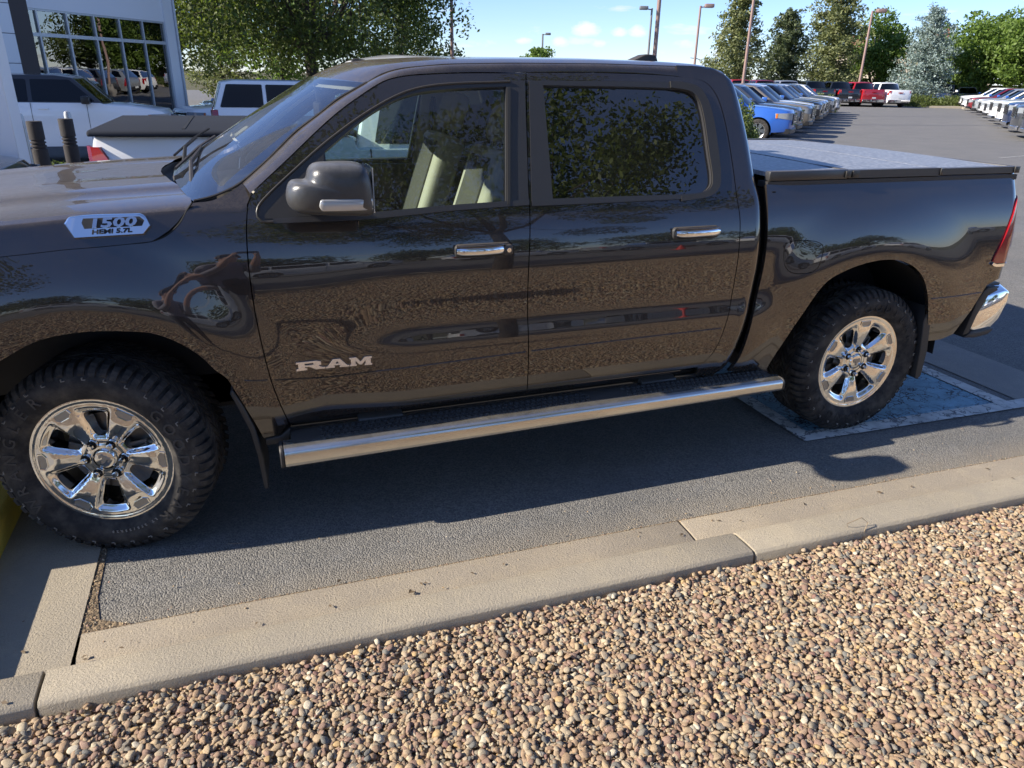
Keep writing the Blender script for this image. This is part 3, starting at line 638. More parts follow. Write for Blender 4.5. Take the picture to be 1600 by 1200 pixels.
mb = MB(); P = [(p[0], float(gS(p[0], p[1])) + .004, p[1]) for p in crv(G['hoodshut'], .02)]; mb.tube(P, .0035, 6); mb.go('hood_gap', GAP, truck)
# nose (out of the picture on the left)
mb = MB(); mb.prism([(-.97, .55), (-.97, 1.13), (-1.02, 1.06), (-1.08, .95), (-1.10, .62), (-1.05, .5)], .02, 1.94); mb.bevel(.02).go('grille_panel', PAINT, truck)
mb = MB(); mb.prism([(-1.10, .70), (-1.12, .72), (-1.13, .98), (-1.10, 1.0)], .42, 1.54); mb.go('grille', BLK, truck)
mb = MB(); mb.prism([(-.93, .42), (-.93, .62), (-1.17, .62), (-1.20, .56), (-1.17, .40)], .0, 1.96); mb.bevel(.03).go('front_bumper', CHR, truck)
for y0, y1 in ((.03, .36), (1.60, 1.93)):
    mb = MB(); mb.prism([(-1.05, .84), (-1.09, .86), (-1.07, 1.0), (-1.0, 1.04)], y0, y1); mb.go('headlight', GL_L, truck)
# inner structure: dark panels seen through the gaps, wheel housings, floor
mb = MB(); mb.box(.70, 2.74, .035, .10, .46, 1.26); mb.box(.70, 2.74, 1.86, 1.925, .46, 1.26); mb.box(.55, 2.80, .10, 1.86, .46, .52)
mb.box(-.9, .56, .62, 1.34, .40, 1.1); mb.go('underbody', GAP, truck)
mb = MB(); mb.box(2.955, 4.50, .16, 1.80, .62, .70); mb.box(2.955, 2.975, .03, 1.93, .5, 1.33); mb.box(-.8, 4.6, .42, .54, .42, .56); mb.box(-.8, 4.6, 1.42, 1.54, .42, .56)
mb.box(3.1, 4.6, .44, 1.5, .50, .62); mb.go('frame', GAP, truck)
mb = MB(); mb.tube([(3.672, .3, .40), (3.672, 1.66, .40)], .05, 12); mb.go('axle', GAP, truck)
mb = MB(); mb.tube([(0, .3, .40), (0, 1.66, .40)], .04, 12); mb.go('axle', GAP, truck)
mb = MB(); mb.lathe([(.02, .86), (.16, .90), (.16, 1.06), (.02, 1.1)], 20, c=(3.672, 0, .40)); mb.go('differential', GAP, truck)
mb = MB(); mb.tube([(2.9, .5, .46), (3.5, .4, .52), (4.1, .5, .44), (4.5, .55, .40)], .045, 10); mb.go('exhaust', BRAKE, truck)
for far in (0, 1):
    for cx, r_, z0, x0_, x1_ in ((.0, .60, .38, -.55, .60), (3.60, .60, .44, 3.05, 4.12)):
        mb = MB(); pts = []
        for k in range(25):
            a = math.pi * k / 24; pts.append((cx + r_ * math.cos(a) * (1.0 if cx else .98), .40 + r_ * math.sin(a) * .98))
        a0, a1 = (0.0, .42); 
        if far: a0, a1 = 2 * YC - .42, 2 * YC - .0
        mb.loft([[(p[0], a0, p[1]) for p in pts], [(p[0], a1, p[1]) for p in pts]], closed=False, cap=False)
        v_ = [mb.b.verts.new((p[0], (a1 if not far else a0) , p[1])) for p in pts]; mb.b.faces.new(v_)
        mb.go('wheel_liner', BLK, truck)
# rocker
mb = MB(); mb.prism([(.02, .44), (.015, .485), (.07, .49), (.10, .43), (.05, .415)], .70, 2.66, axis=0); mb.bevel(.006).go('rocker', PAINT, truck)
mb = MB(); mb.prism([(1.94, .44), (1.945, .485), (1.89, .49), (1.86, .43)], .70, 2.66, axis=0); mb.go('rocker', PAINT, truck)
mb = MB(); mb.prism([(.60, .425), (.66, .43), (.70, .46), (.69, .40), (.60, .395)], -.03, .10); mb.bevel(.004).go('rocker_end', BLK, truck)
# cab back wall + rear window
bw = []
for z in np.linspace(.50, 1.83, 24):
    xe = float(np.interp(z, cz[:, 1], cz[:, 0])) - .034 + RC; y0 = float(gS(2.8, z)) + RC
    bw.append([(xe + .03 * math.sin(math.pi * s_) * (z < 1.4), y0 + (2 * YC - 2 * y0) * s_, z) for s_ in np.linspace(0, 1, 13)])
stripmesh('cab_back', [r_[:1] + r_[1:] for r_ in bw if r_[0][2] < 1.36], PAINT, truck, far=False)
up_ = [r_ for r_ in bw if r_[0][2] > 1.32]
stripmesh('rear_window', up_, GL_R, truck, far=False)
# roof fin and high brake lamp
mb = MB(); mb.prism([(1.176, 1.83), (1.182, 1.862), (1.20, 1.866), (1.245, 1.862), (1.27, 1.84), (1.272, 1.83)], .955, 1.005, scale=.9); mb.bevel(.006).go('roof_fin', BLK, truck)
mb = MB(); mb.prism([(2.63, 1.86), (2.66, 1.895), (2.735, 1.925), (2.79, 1.923), (2.80, 1.91), (2.822, 1.86)], .93, 1.03, scale=.92); mb.bevel(.008).go('roof_fin', BLK, truck)
# ---------------- tonneau cover
def ton(x0, x1, nm='tonneau_panel'):
    mb = MB(); g = []
    for y in np.linspace(.075, 1.885, 13):
        g.append([(x, y, 1.412 - .008 * (x - 2.9) / 1.7 + .012 * math.sin(math.pi * (y - .075) / 1.81)) for x in np.linspace(x0, x1, 8)])
    mb.loft(g, closed=False, cap=False); g2 = [[(p[0], p[1], p[2] - .02) for p in r_] for r_ in g]
    for a, b in ((g[0], g2[0]), (g[-1], g2[-1]), ([r_[0] for r_ in g], [r_[0] for r_ in g2]), ([r_[-1] for r_ in g], [r_[-1] for r_ in g2])): mb.loft([a, b], closed=False, cap=False)
    return mb.go(nm, TON, truck, 30)
ton(2.95, 3.405); ton(3.435, 3.995); ton(4.005, 4.52)
mb = MB(); mb.box(3.406, 3.434, .08, 1.88, 1.39, 1.416); mb.bevel(.006).go('tonneau_hinge', TRIM, truck)
for y0, y1 in ((.045, .085), (1.875, 1.915)):
    mb = MB(); mb.box(2.94, 3.40, y0, y1, 1.374, 1.418); mb.bevel(.006); mb.box(3.404, 3.99, y0, y1, 1.377, 1.415); mb.box(3.994, 4.53, y0, y1, 1.380, 1.412); mb.go('tonneau_rail', TRIM, truck)
mb = MB(); mb.box(4.52, 4.545, .05, 1.91, 1.38, 1.412); mb.bevel(.005).go('tonneau_rail', TRIM, truck)
for x0, x1 in ((3.38, 3.41), (3.42, 3.46), (3.985, 4.0), (4.505, 4.54)): mb = MB(); mb.box(x0, x1, .038, .05, 1.380, 1.413); mb.bevel(.002).go('tonneau_clip', GTRIM, truck)
# bed rail inner cap
for y0, y1 in ((.045, .12), (1.84, 1.915)): mb = MB(); mb.box(2.935, 4.54, y0, y1, 1.345, 1.372); mb.go('bed_rail_cap', BLK, truck)
# tailgate
mb = MB(); mb.prism([(4.545, .78), (4.545, 1.375), (4.58, 1.375), (4.595, 1.3), (4.582, 1.05), (4.595, .78)], .09, 1.87); mb.bevel(.01); mb.go('tailgate', PAINT, truck)
# rear bumper: chrome bar with black top pad and side trim
bo = [(4.455, .526), (4.475, .60), (4.53, .712), (4.69, .735), (4.73, .715), (4.735, .66), (4.70, .56), (4.64, .505), (4.50, .495)]
mb = MB(); N_ = 15; ringsb = []
for k in range(N_):
    s_ = k / (N_ - 1); y = .015 + 1.93 * s_; e_ = min(s_, 1 - s_); rd_ = 1 - math.exp(-e_ * 45)
    ringsb.append([(4.455 + (p[0] - 4.455) * (.90 + .10 * rd_) + .09 * rd_ * (p[0] > 4.52), y, p[1]) for p in bo])
mb.loft(ringsb); mb.bevel(.012, 2, 35).go('rear_bumper', CHR, truck, 40)
mb = MB(); mb.prism([(4.395, .49), (4.440, .502), (4.465, .60), (4.515, .718), (4.58, .742), (4.56, .768), (4.50, .765), (4.475, .752), (4.44, .70)], -.002, .09); mb.bevel(.006).go('bumper_trim', BLK, truck)
mb = MB(); mb.prism([(4.41, .475), (4.46, .505), (4.50, .50), (4.64, .51), (4.60, .478), (4.5, .465)], .0, 1.94); mb.bevel(.008).go('bumper_skirt', BLK, truck)
mb = MB(); mb.box(4.52, 4.72, .10, 1.86, .735, .752); mb.bevel(.006).go('bumper_pad', BLK, truck)
# mud flaps
def flap(pts, y0, y1):
    mb = MB(); mb.loft([[(p[0] + .05 * (y - y0) , y, p[1]) for p in pts] for y in np.linspace(y0, y1, 5)]); mb.bevel(.004, 1).go('mud_flap', BLK, truck)
flap([(.502, .665), (.535, .585), (.565, .49), (.585, .36), (.592, .22), (.580, .205), (.570, .22), (.562, .36), (.545, .48), (.52, .56), (.49, .65)], -.055, .22)
flap([(4.045, .70), (4.075, .60), (4.10, .45), (4.10, .30), (4.08, .275), (4.055, .29), (4.045, .45), (4.02, .62)], -.045, .24)
flap([(4.045, .70), (4.075, .60), (4.10, .45), (4.10, .30), (4.08, .275), (4.055, .29), (4.045, .45), (4.02, .62)], 1.72, 2.0)
# ---------------- side step
st = MB(); n_ = 8; prof = []
prof = [(-.085, .434), (-.145, .4365), (-.160, .430), (-.168, .419), (-.172, .405), (-.172, .365), (-.168, .350), (-.156, .340), (-.14, .337), (-.09, .345)]
st.loft([[(x, p[0], .441 - (.441 - p[1]) * k_) for p in prof] for x, k_ in ((.665, .94), (3.035, .66))]); st.bevel(.003, 2, 12); bar = st.go('side_step', STEP, truck, 24); bar.rotation_euler = (0, -.0040, 0)
for xa, xb in ((.648, .664), (3.036, 3.05)):
    mb = MB(); mb.prism([(p[0] * 1.0, .441 - (.441 - p[1]) * (.94 if xa < 2 else .66)) for p in prof] , xa, xb, axis=0); mb.bevel(.004, 1).go('end_cap', BLK, bar)
mb = MB(); mb.box(.70, 3.02, -.118, .0, .420, .437); mb.bevel(.005).go('tread_pad', BLK, bar)
mb = MB()
for (xa, xb) in ((.82, 2.02), (2.22, 3.0)):
    k = 0; x = xa
    while x < xb:
        for r_ in range(3):
            cx = x + (.0135 if r_ % 2 else 0); cy = -.098 + r_ * .033
            mb.lathe([(.0125, .437), (.0105, .4425), (.006, .4425), (.005, .437)], 6, 'z', (cx, cy, 0))
        x += .027
tag(mb.go('tread_studs', BLK, bar, None), kind='stuff')
for x in (.98, 2.33):
    mb = MB(); mb.prism([(-.02, .40), (.14, .46), (.14, .50), (-.02, .45)], x, x + .19, axis=0); mb.bevel(.006).go('step_bracket', TRIM, bar)
# far side step
mb = MB(); mb.prism([(2 * YC - p[0], p[1]) for p in prof], .665, 3.035, axis=0); mb.go('side_step', STEP, truck)
# ---------------- door handles
def handle(cx, cz_, parent, lock):
    y = float(gS(cx, cz_)); w_, h_ = .245, .056
    sl = .006
    def pl(pts, dy0, dy1, sc_=1.0, nm='handle_bezel', mt=BLK, bv=.004, par=parent):
        mb = MB(); mb.prism([(p[0], p[1]) for p in pts], y + dy0, y + dy1, scale=sc_); 
        if bv: mb.bevel(bv, 2, 40)
        return mb.go(nm, mt, par, 50)
    b = pl(rrect(cx, cz_, w_, h_, .018), .02, -.012, .97)
    pl(rrect(cx - .01, cz_ - .004, .20, .040, .012), .0, -.014, .9, 'handle_recess', GAP, 0, b)
    mb = MB(); rings = []
    for k in range(13):
        s_ = k / 12; x = cx - .118 + .205 * s_ if lock else cx - .113 + .226 * s_; yy = y - .022 - .020 * math.sin(math.pi * s_) ** .6; hh = .0165 * (1 if 0 < k < 12 else .7)
        rings.append([(x, yy - .008 * math.cos(a), cz_ + .004 + hh * math.sin(a)) for a in [R(q) for q in range(0, 360, 30)]])
    mb.loft(rings); hb = mb.go('door_handle', CHR, b, 60)
    mb = MB(); rings = []
    for k in range(13):
        s_ = k / 12; x = cx - .116 + .20 * s_ if lock else cx - .11 + .22 * s_; yy = y - .024 - .020 * math.sin(math.pi * s_) ** .6
        rings.append([(x, yy - .006 * math.cos(a), cz_ + .024 + .006 * math.sin(a)) for a in [R(q) for q in range(0, 360, 45)]])
    mb.loft(rings); mb.go('handle_top', PAINT, hb, 60)
    if lock:
        mb = MB(); mb.prism(rrect(cx + .100, cz_ + .002, .036, .040, .008), y, y - .036); mb.bevel(.004).go('lock_cover', TRIM, b, 50)
        mb = MB(); mb.lathe([(.0005, y - .041), (.009, y - .041), (.011, y - .036), (.011, y - .03)], 20, 'y', (cx + .100, 0, cz_ + .002)); mb.go('key_lock', CHR, b, 50)
handle(1.523, 1.146, fd[0], True); handle(2.528, 1.169, rd[0], False)
# ---------------- door mirror
mo = [(0.768,1.440),(0.784,1.458),(0.830,1.462),(0.842,1.495),(0.862,1.514),(0.90,1.519),(1.003,1.518),(1.032,1.504),(1.046,1.462),(1.052,1.40),(1.048,1.342),(0.95,1.340),(0.87,1.345),(0.80,1.354),(0.772,1.372),(0.762,1.40)]
mo = crv(mo, .012, closed=True); mc = np.mean(mo, 0)
mb = MB(); rings = []
for y, s_, dx in ((-.085, .30, .03), (-.095, .78, .01), (-.11, .90, 0), (-.14, .97, 0), (-.19, 1.0, 0), (-.225, .985, .002), (-.25, .94, .006), (-.268, .86, .012), (-.28, .72, .02), (-.286, .5, .03), (-.288, .2, .035)):
    rings.append([(mc[0] + (p[0] - mc[0]) * s_ + dx, y, mc[1] + (p[1] - mc[1]) * s_) for p in mo])
mb.loft(rings); mirror = mb.go('side_mirror', MIR, fd[0], 75)
mb = MB(); mb.loft([[(.80 + .0, .03, 1.33), (.80, .03, 1.40), (.92, .03, 1.40), (.92, .03, 1.33)], [(.80, -.05, 1.345), (.80, -.05, 1.405), (.94, -.05, 1.405), (.94, -.05, 1.345)], [(.82, -.12, 1.36), (.82, -.12, 1.42), (.98, -.12, 1.42), (.98, -.12, 1.36)]]); mb.bevel(.012).go('mirror_arm', BLK, mirror)
mb = MB(); rings = []
def mir_y(z, x): return -.2885 + .020 * ((z - 1.43) / .09) ** 2 + .02 * ((x - .94) / .13) ** 4
gl = crv([(0.869,1.408),(1.045,1.405),(1.046,1.366),(0.872,1.369),(.862,1.385)], .01, closed=True, sharp=(0, 1, 2, 3))
mb.loft([[(p[0], -.20, p[1]) for p in gl], [(p[0], -.292 + .016 * max(0, (p[0] - .97) / .07) ** 2, p[1]) for p in gl]]); mb.bevel(.003, 1)
MLENS = mk('mirror_lamp_lens', (.50, .49, .47), .12, .3, Coat_Weight=1).m
mb.go('turn_lamp', MLENS, mirror, 50)
mb = MB(); mb.box(1.049, 1.053, -.26, -.12, 1.352, 1.505); mb.go('mirror_glass', CHR, mirror)
# mirror parting line
mb = MB(); mb.tube([(mc[0] + (x - mc[0]) , y, 1.404) for x, y in ((.766, -.15), (.768, -.20), (.778, -.245), (.80, -.262), (.86, -.273))], .0022, 5); mb.go('parting_line', GAP, mirror)
# far mirror
mb = MB(); rings = []
for y, s_ in ((2.05, .3), (2.06, .8), (2.10, .97), (2.19, 1.0), (2.23, .9), (2.25, .5)): rings.append([(mc[0] + (p[0] - mc[0]) * s_, y, mc[1] + (p[1] - mc[1]) * s_) for p in mo])
mb.loft(rings); mb.box(.82, .95, 1.93, 2.1, 1.35, 1.41); mb.go('side_mirror', MIR, fd[1], 60)
# ---------------- lettering
def text_obj(name, s, size, mat, parent, M4, ext=.004, bold=.0, sxx=1.0, shear=0):
    cu = bpy.data.curves.new(name, 'FONT'); cu.body = s; cu.size = size; cu.extrude = ext; cu.offset = bold; cu.align_x = 'CENTER'; cu.align_y = 'CENTER'; cu.resolution_u = 2; cu.shear = shear
    tmp = bpy.data.objects.new(name + '_c', cu); col.objects.link(tmp); dg = bpy.context.evaluated_depsgraph_get(); me = bpy.data.meshes.new_from_object(tmp.evaluated_get(dg)); bpy.data.objects.remove(tmp); bpy.data.curves.remove(cu)
    me.transform(M4 @ Matrix.Diagonal((sxx, 1, 1, 1))); me.materials.clear(); me.name = name; return link(name, me, parent, [mat])
def basis(o, ex, ey):
    ex = Vector(ex).normalized(); ey = Vector(ey); ey = (ey - ex * ey.dot(ex)).normalized(); m4 = Matrix((ex, ey, ex.cross(ey))).transposed().to_4x4(); m4.translation = Vector(o); return m4
# badge on the bonnet side: chrome plate with recess
def byf(x, z): return float(gS(x, z)) + .0
bo_ = crv(G['badge'], .008, closed=True, sharp=(0, 2, 4, 5, 6)); bcx, bcz = .174, 1.300
BADG = mk('badge_satin', (.62, .63, .66), .22, 1.0).m
mb = MB(); rings = []
for dy, s_ in ((.002, 1.05), (-.004, 1.06), (-.012, 1.02), (-.016, .97)): rings.append([(bcx + (p[0] - bcx) * (1 + (s_ - 1) * .5), byf(p[0], p[1]) + dy, bcz + (p[1] - bcz) * s_) for p in bo_])
mb.loft(rings); badge = mb.go('badge', CHR, hood, 40)
rec = [(.094, 1.311), (.100, 1.3245), (.275, 1.325), (.289, 1.312), (.280, 1.295), (.100, 1.2925)]
mb = MB(); mb.loft([[(p[0], byf(p[0], p[1]) - .010, p[1]) for p in rec], [(p[0], byf(p[0], p[1]) - .0175, p[1]) for p in rec]]); mb.go('badge_recess', BLK, badge)
nrmb = Vector((0, -1, .45)).normalized(); 
text_obj('badge_lettering', '1500', .043, BADG, badge, basis((.188, byf(.188, 1.308) - .0225, 1.308), (1, 0, .02), (0, .42, 1)), .004, .0015, 1.75, .15)
text_obj('badge_lettering', 'HEMI 5.7L', .0205, BLK, badge, basis((.183, byf(.183, 1.281) - .0185, 1.2815), (1, 0, .02), (0, .42, 1)), .0015, .0006, 1.45, .15)
# slab lettering on the door
def slab(polys, x0, z0, wd, ht, parent):
    for pl_ in polys:
        outer = [(x0 + p[0] * wd, z0 + p[1] * ht) for p in pl_[0]]; hl = [[(x0 + p[0] * wd, z0 + p[1] * ht) for p in h] for h in pl_[1:]]
        if True:
            panel('door_lettering', outer, mS(-.006), LET, parent, holes=hl, th=.008, rx=.02, rz=.02)
LET = mk('letter_chrome', (.85, .82, .78), .25, .75).m
Rl = [[(0,0),(.1,0),(.1,.33),(.155,.33),(.235,0),(.345,0),(.275,.36),(.325,.46),(.325,.82),(.27,1),(.0,1)], [(.1,.56),(.1,.78),(.215,.78),(.225,.74),(.225,.60),(.215,.56)]]
Rl[0] = [(-.02,0),(.13,0),(.13,.22),(.10,.22),(.10,.36),(.165,.36),(.25,0),(.385,0),(.385,.2),(.345,.2),(.285,.40),(.33,.5),(.33,.86),(.27,1),(-.02,1),(-.02,.8),(.01,.8),(.01,.22),(-.02,.22)]
Al = [[(.36,0) ,(.36,0)]]
Al = [[(.395,0),(.52,0),(.52,.18),(.50,.18),(.513,.27),(.60,.27),(.612,.18),(.59,.18),(.59,0),(.725,0),(.725,.18),(.70,.18),(.60,1),(.50,1),(.415,.18),(.395,.18)], [(.528,.45),(.588,.45),(.558,.76)]]
Ml = [[(.735,0),(.835,0),(.835,.18),(.82,.18),(.82,.62),(.875,.12),(.91,.12),(.965,.62),(.965,.18),(.95,.18),(.95,0),(1.06,0),(1.06,.18),(1.04,.18),(1.04,.82),(1.06,.82),(1.06,1),(.955,1),(.893,.46),(.835,1),(.735,1),(.735,.82),(.755,.82),(.755,.18),(.735,.18)]]
slab([Rl, Al, Ml], .752, .709, .275, .036, fd[0])
# wipers
for k, (p0, p1) in enumerate((((.44, .30, 1.357), (.47, .95, 1.475)), ((.38, .95, 1.37), (.43, 1.55, 1.47)))):
    p0, p1 = Vector(p0), Vector(p1); mb = MB(); mid = p0.lerp(p1, .5) + Vector((-.02, 0, .03)); mb.tube([p0, mid, p1], [.011, .008, .006], 6)
    q0 = p1 + Vector((-.10, -.30, -.06)); q1 = p1 + Vector((.06, .22, .03)); mb.tube([q0, p1 + Vector((-.01, 0, .0)), q1], .006, 5); mb.lathe([(.0, .03), (.022, .03), (.024, 0)], 12, 'z', tuple(p0 - Vector((0, 0, .02)))); mb.go('wiper', GAP if k else BLK, cowl)
# ---------------- cabin
def seat(x, y, rec=.30, mat=SEAT, w_=.50):
    mb = MB(); mb.box(x, x + .50, y - w_ / 2, y + w_ / 2, .80, .95)
    mt = Matrix.Translation((x + .47, y, .92)) @ Matrix.Rotation(rec, 4, 'Y'); mb.box(-.07, .07, -w_ / 2 + .02, w_ / 2 - .02, 0, .60, mat=mt)
    mb.bevel(.035, 3); s_ = mb.go('seat', mat, truck, 40)
    mb = MB(); mb.box(-.05, .05, -.15, .15, .63, .83, mat=mt); mb.bevel(.035, 3); mb.tube([mt @ Vector((0, -.06, .58)), mt @ Vector((0, -.06, .66))], .008, 6); mb.tube([mt @ Vector((0, .06, .58)), mt @ Vector((0, .06, .66))], .008, 6); mb.go('headrest', mat, s_, 40)
    mb = MB(); mb.box(-.082, -.06, -.14, .14, .08, .55, mat=mt); mb.bevel(.01); mb.go('seat_insert', SEAT if mat is SEATD else SEATD, s_)
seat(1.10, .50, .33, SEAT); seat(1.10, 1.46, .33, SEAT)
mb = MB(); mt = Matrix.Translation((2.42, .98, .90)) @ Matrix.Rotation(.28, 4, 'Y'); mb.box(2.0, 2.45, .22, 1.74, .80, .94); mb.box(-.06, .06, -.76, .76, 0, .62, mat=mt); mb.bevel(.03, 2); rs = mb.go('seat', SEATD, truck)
for y in (.42, .98, 1.54):
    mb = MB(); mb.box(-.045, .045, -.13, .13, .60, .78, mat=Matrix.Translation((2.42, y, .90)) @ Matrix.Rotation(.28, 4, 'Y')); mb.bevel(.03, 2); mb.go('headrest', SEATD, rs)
mb = MB(); mb.prism([(.42, 1.26), (.80, 1.30), (.92, 1.24), (.95, 1.05), (.90, .8), (.7, .6), (.5, .6)], .14, 1.82); mb.bevel(.03, 2); dash = mb.go('dashboard', DASH, truck)
mb = MB(); mb.prism([(.80, 1.315), (.90, 1.28), (.94, 1.24), (.80, 1.26)], .28, .72); mb.bevel(.02); mb.go('instrument_hood', DASH, dash)
mb = MB(); cw = Vector((1.02, .50, 1.16)); axv = Vector((1, 0, .45)).normalized(); a_ = Vector((0, 1, 0)); b_ = axv.cross(a_)
mb.tube([cw + (a_ * math.cos(t) + b_ * math.sin(t)) * .19 for t in np.linspace(0, 2 * math.pi, 33)], .016, 8, cap=False); mb.tube([cw - a_ * .19, cw, cw + a_ * .19], .02, 6); mb.tube([cw, cw - b_ * .19 * (1 if b_.z > 0 else -1)], .02, 6); mb.tube([cw, cw - axv * .2], .05, 8); mb.go('steering_wheel', DASH, dash)
for yy, d in ((.10, 1), (1.86, -1)):
    mb = MB(); mb.box(.72, 1.66, min(yy, yy + .045 * d), max(yy, yy + .045 * d), .55, 1.29); mb.box(.95, 1.5, min(yy, yy + .09 * d), max(yy, yy + .09 * d), 1.02, 1.08); mb.bevel(.01); mb.go('door_card', DASH, fd[0] if d > 0 else fd[1])
    mb = MB(); mb.box(1.80, 2.60, min(yy, yy + .045 * d), max(yy, yy + .045 * d), .55, 1.29); mb.bevel(.01).go('door_card', DASH, rd[0] if d > 0 else rd[1])
    xo = [(1.66, 1.25), (1.84, 1.25), (1.82, 1.80), (1.70, 1.80)]
    mb = MB(); mb.loft([[(p[0], (float(gS(p[0], p[1])) + .035) if d > 0 else 2 * YC - float(gS(p[0], p[1])) - .035, p[1]) for p in xo], [(p[0], (float(gS(p[0], p[1])) + .075) if d > 0 else 2 * YC - float(gS(p[0], p[1])) - .075, p[1]) for p in xo]]); mb.go('pillar_trim', TAN, truck)
    mb = MB(); yb = (lambda z: (float(gS(1.8, z)) + .085) if d > 0 else 2 * YC - float(gS(1.8, z)) - .085)
    mb.tube([(1.755, yb(1.68), 1.68), (1.74, yb(1.30), 1.10)], .012, 5); mb.box(1.74, 1.775, yb(1.62) - .012, yb(1.62) + .012, 1.60, 1.70); mb.go('seat_belt', SEATD, truck)
inn = np.array(rows[:1])
pil_in = [up + [0, .05, -.02], lo + [0, .05, -.0], lo + [0, .035, -.02]]
stripmesh('pillar_lining', [p[:46] for p in pil_in], TAN, truck)
hl = [[(p[0] + .02, p[1], p[2] - .035) for p in r_] for r_ in rr[:66]]
stripmesh('headliner', hl, TAN, truck, far=False)
for y in (.62, 1.34):
    mb = MB(); mb.box(-.01, .01, -.19, .19, -.13, 0, mat=Matrix.Translation((1.16, y, 1.765)) @ Matrix.Rotation(-.75, 4, 'Y')); mb.bevel(.006); mb.go('sun_visor', TAN, truck)
mb = MB(); mb.box(1.00, 1.03, .86, 1.10, 1.60, 1.67); mb.bevel(.01, 2); mb.tube([(1.02, .98, 1.66), (1.01, .98, 1.75)], .012, 6); mb.go('rearview_mirror', DASH, truck)
mb = MB(); mb.box(2.55, 2.80, .12, 1.84, .8, 1.30); mb.go('cabin_rear_trim', DASH, truck)
mb = MB(); mb.box(.60, 2.78, .10, 1.86, .53, .60); mb.go('cabin_floor', DASH, truck)
# ---------------- wheels
RT = .405
def rim_sector():
    """one 60 degree sector of the six spoke face in polar sheet (r, a), then mapped"""
    return None
def ring_pts(pr): return pr
A6 = math.pi / 3
def pol(r_, deg): return (r_ * math.cos(R(deg)), r_ * math.sin(R(deg)))
# outlines in a sector centred on a window (0 deg); spokes at +-30
win = [pol(.098, -8), pol(.098, 8), pol(.112, 12), pol(.15, 12.4), pol(.190, 12.4), pol(.203, 10), pol(.206, 0), pol(.203, -10), pol(.190, -12.4), pol(.15, -12.4), pol(.112, -12)]
win = crv(win, .008, closed=True)
def depth(x, y):
    r_ = np.hypot(x, y); a = np.degrees(np.arctan2(y, x)); a = (a + 30) % 60 - 30; s_ = 30 - np.abs(a)          # s_: 0 on spoke centre line, 30 on window centre
    arc = r_ * np.radians(s_)
    dish = .030 - .022 * ss(r_, .06, .20)                                       # hub lies deeper than rim edge
    ridge = .004 * (1 - ss(arc, .008, .05)) * ss(r_, .07, .12) * (1 - ss(r_, .17, .21))
    bank = .016 * ss(s_, 11, 18) * ss(r_, .078, .11) * (1 - ss(r_, .202, .232))
    pocket = 0
    hub = .004 * (1 - ss(r_, .055, .065))
    lip = -.004 * ss(r_, .240, .258)
    return dish - ridge + bank + pocket - hub + lip
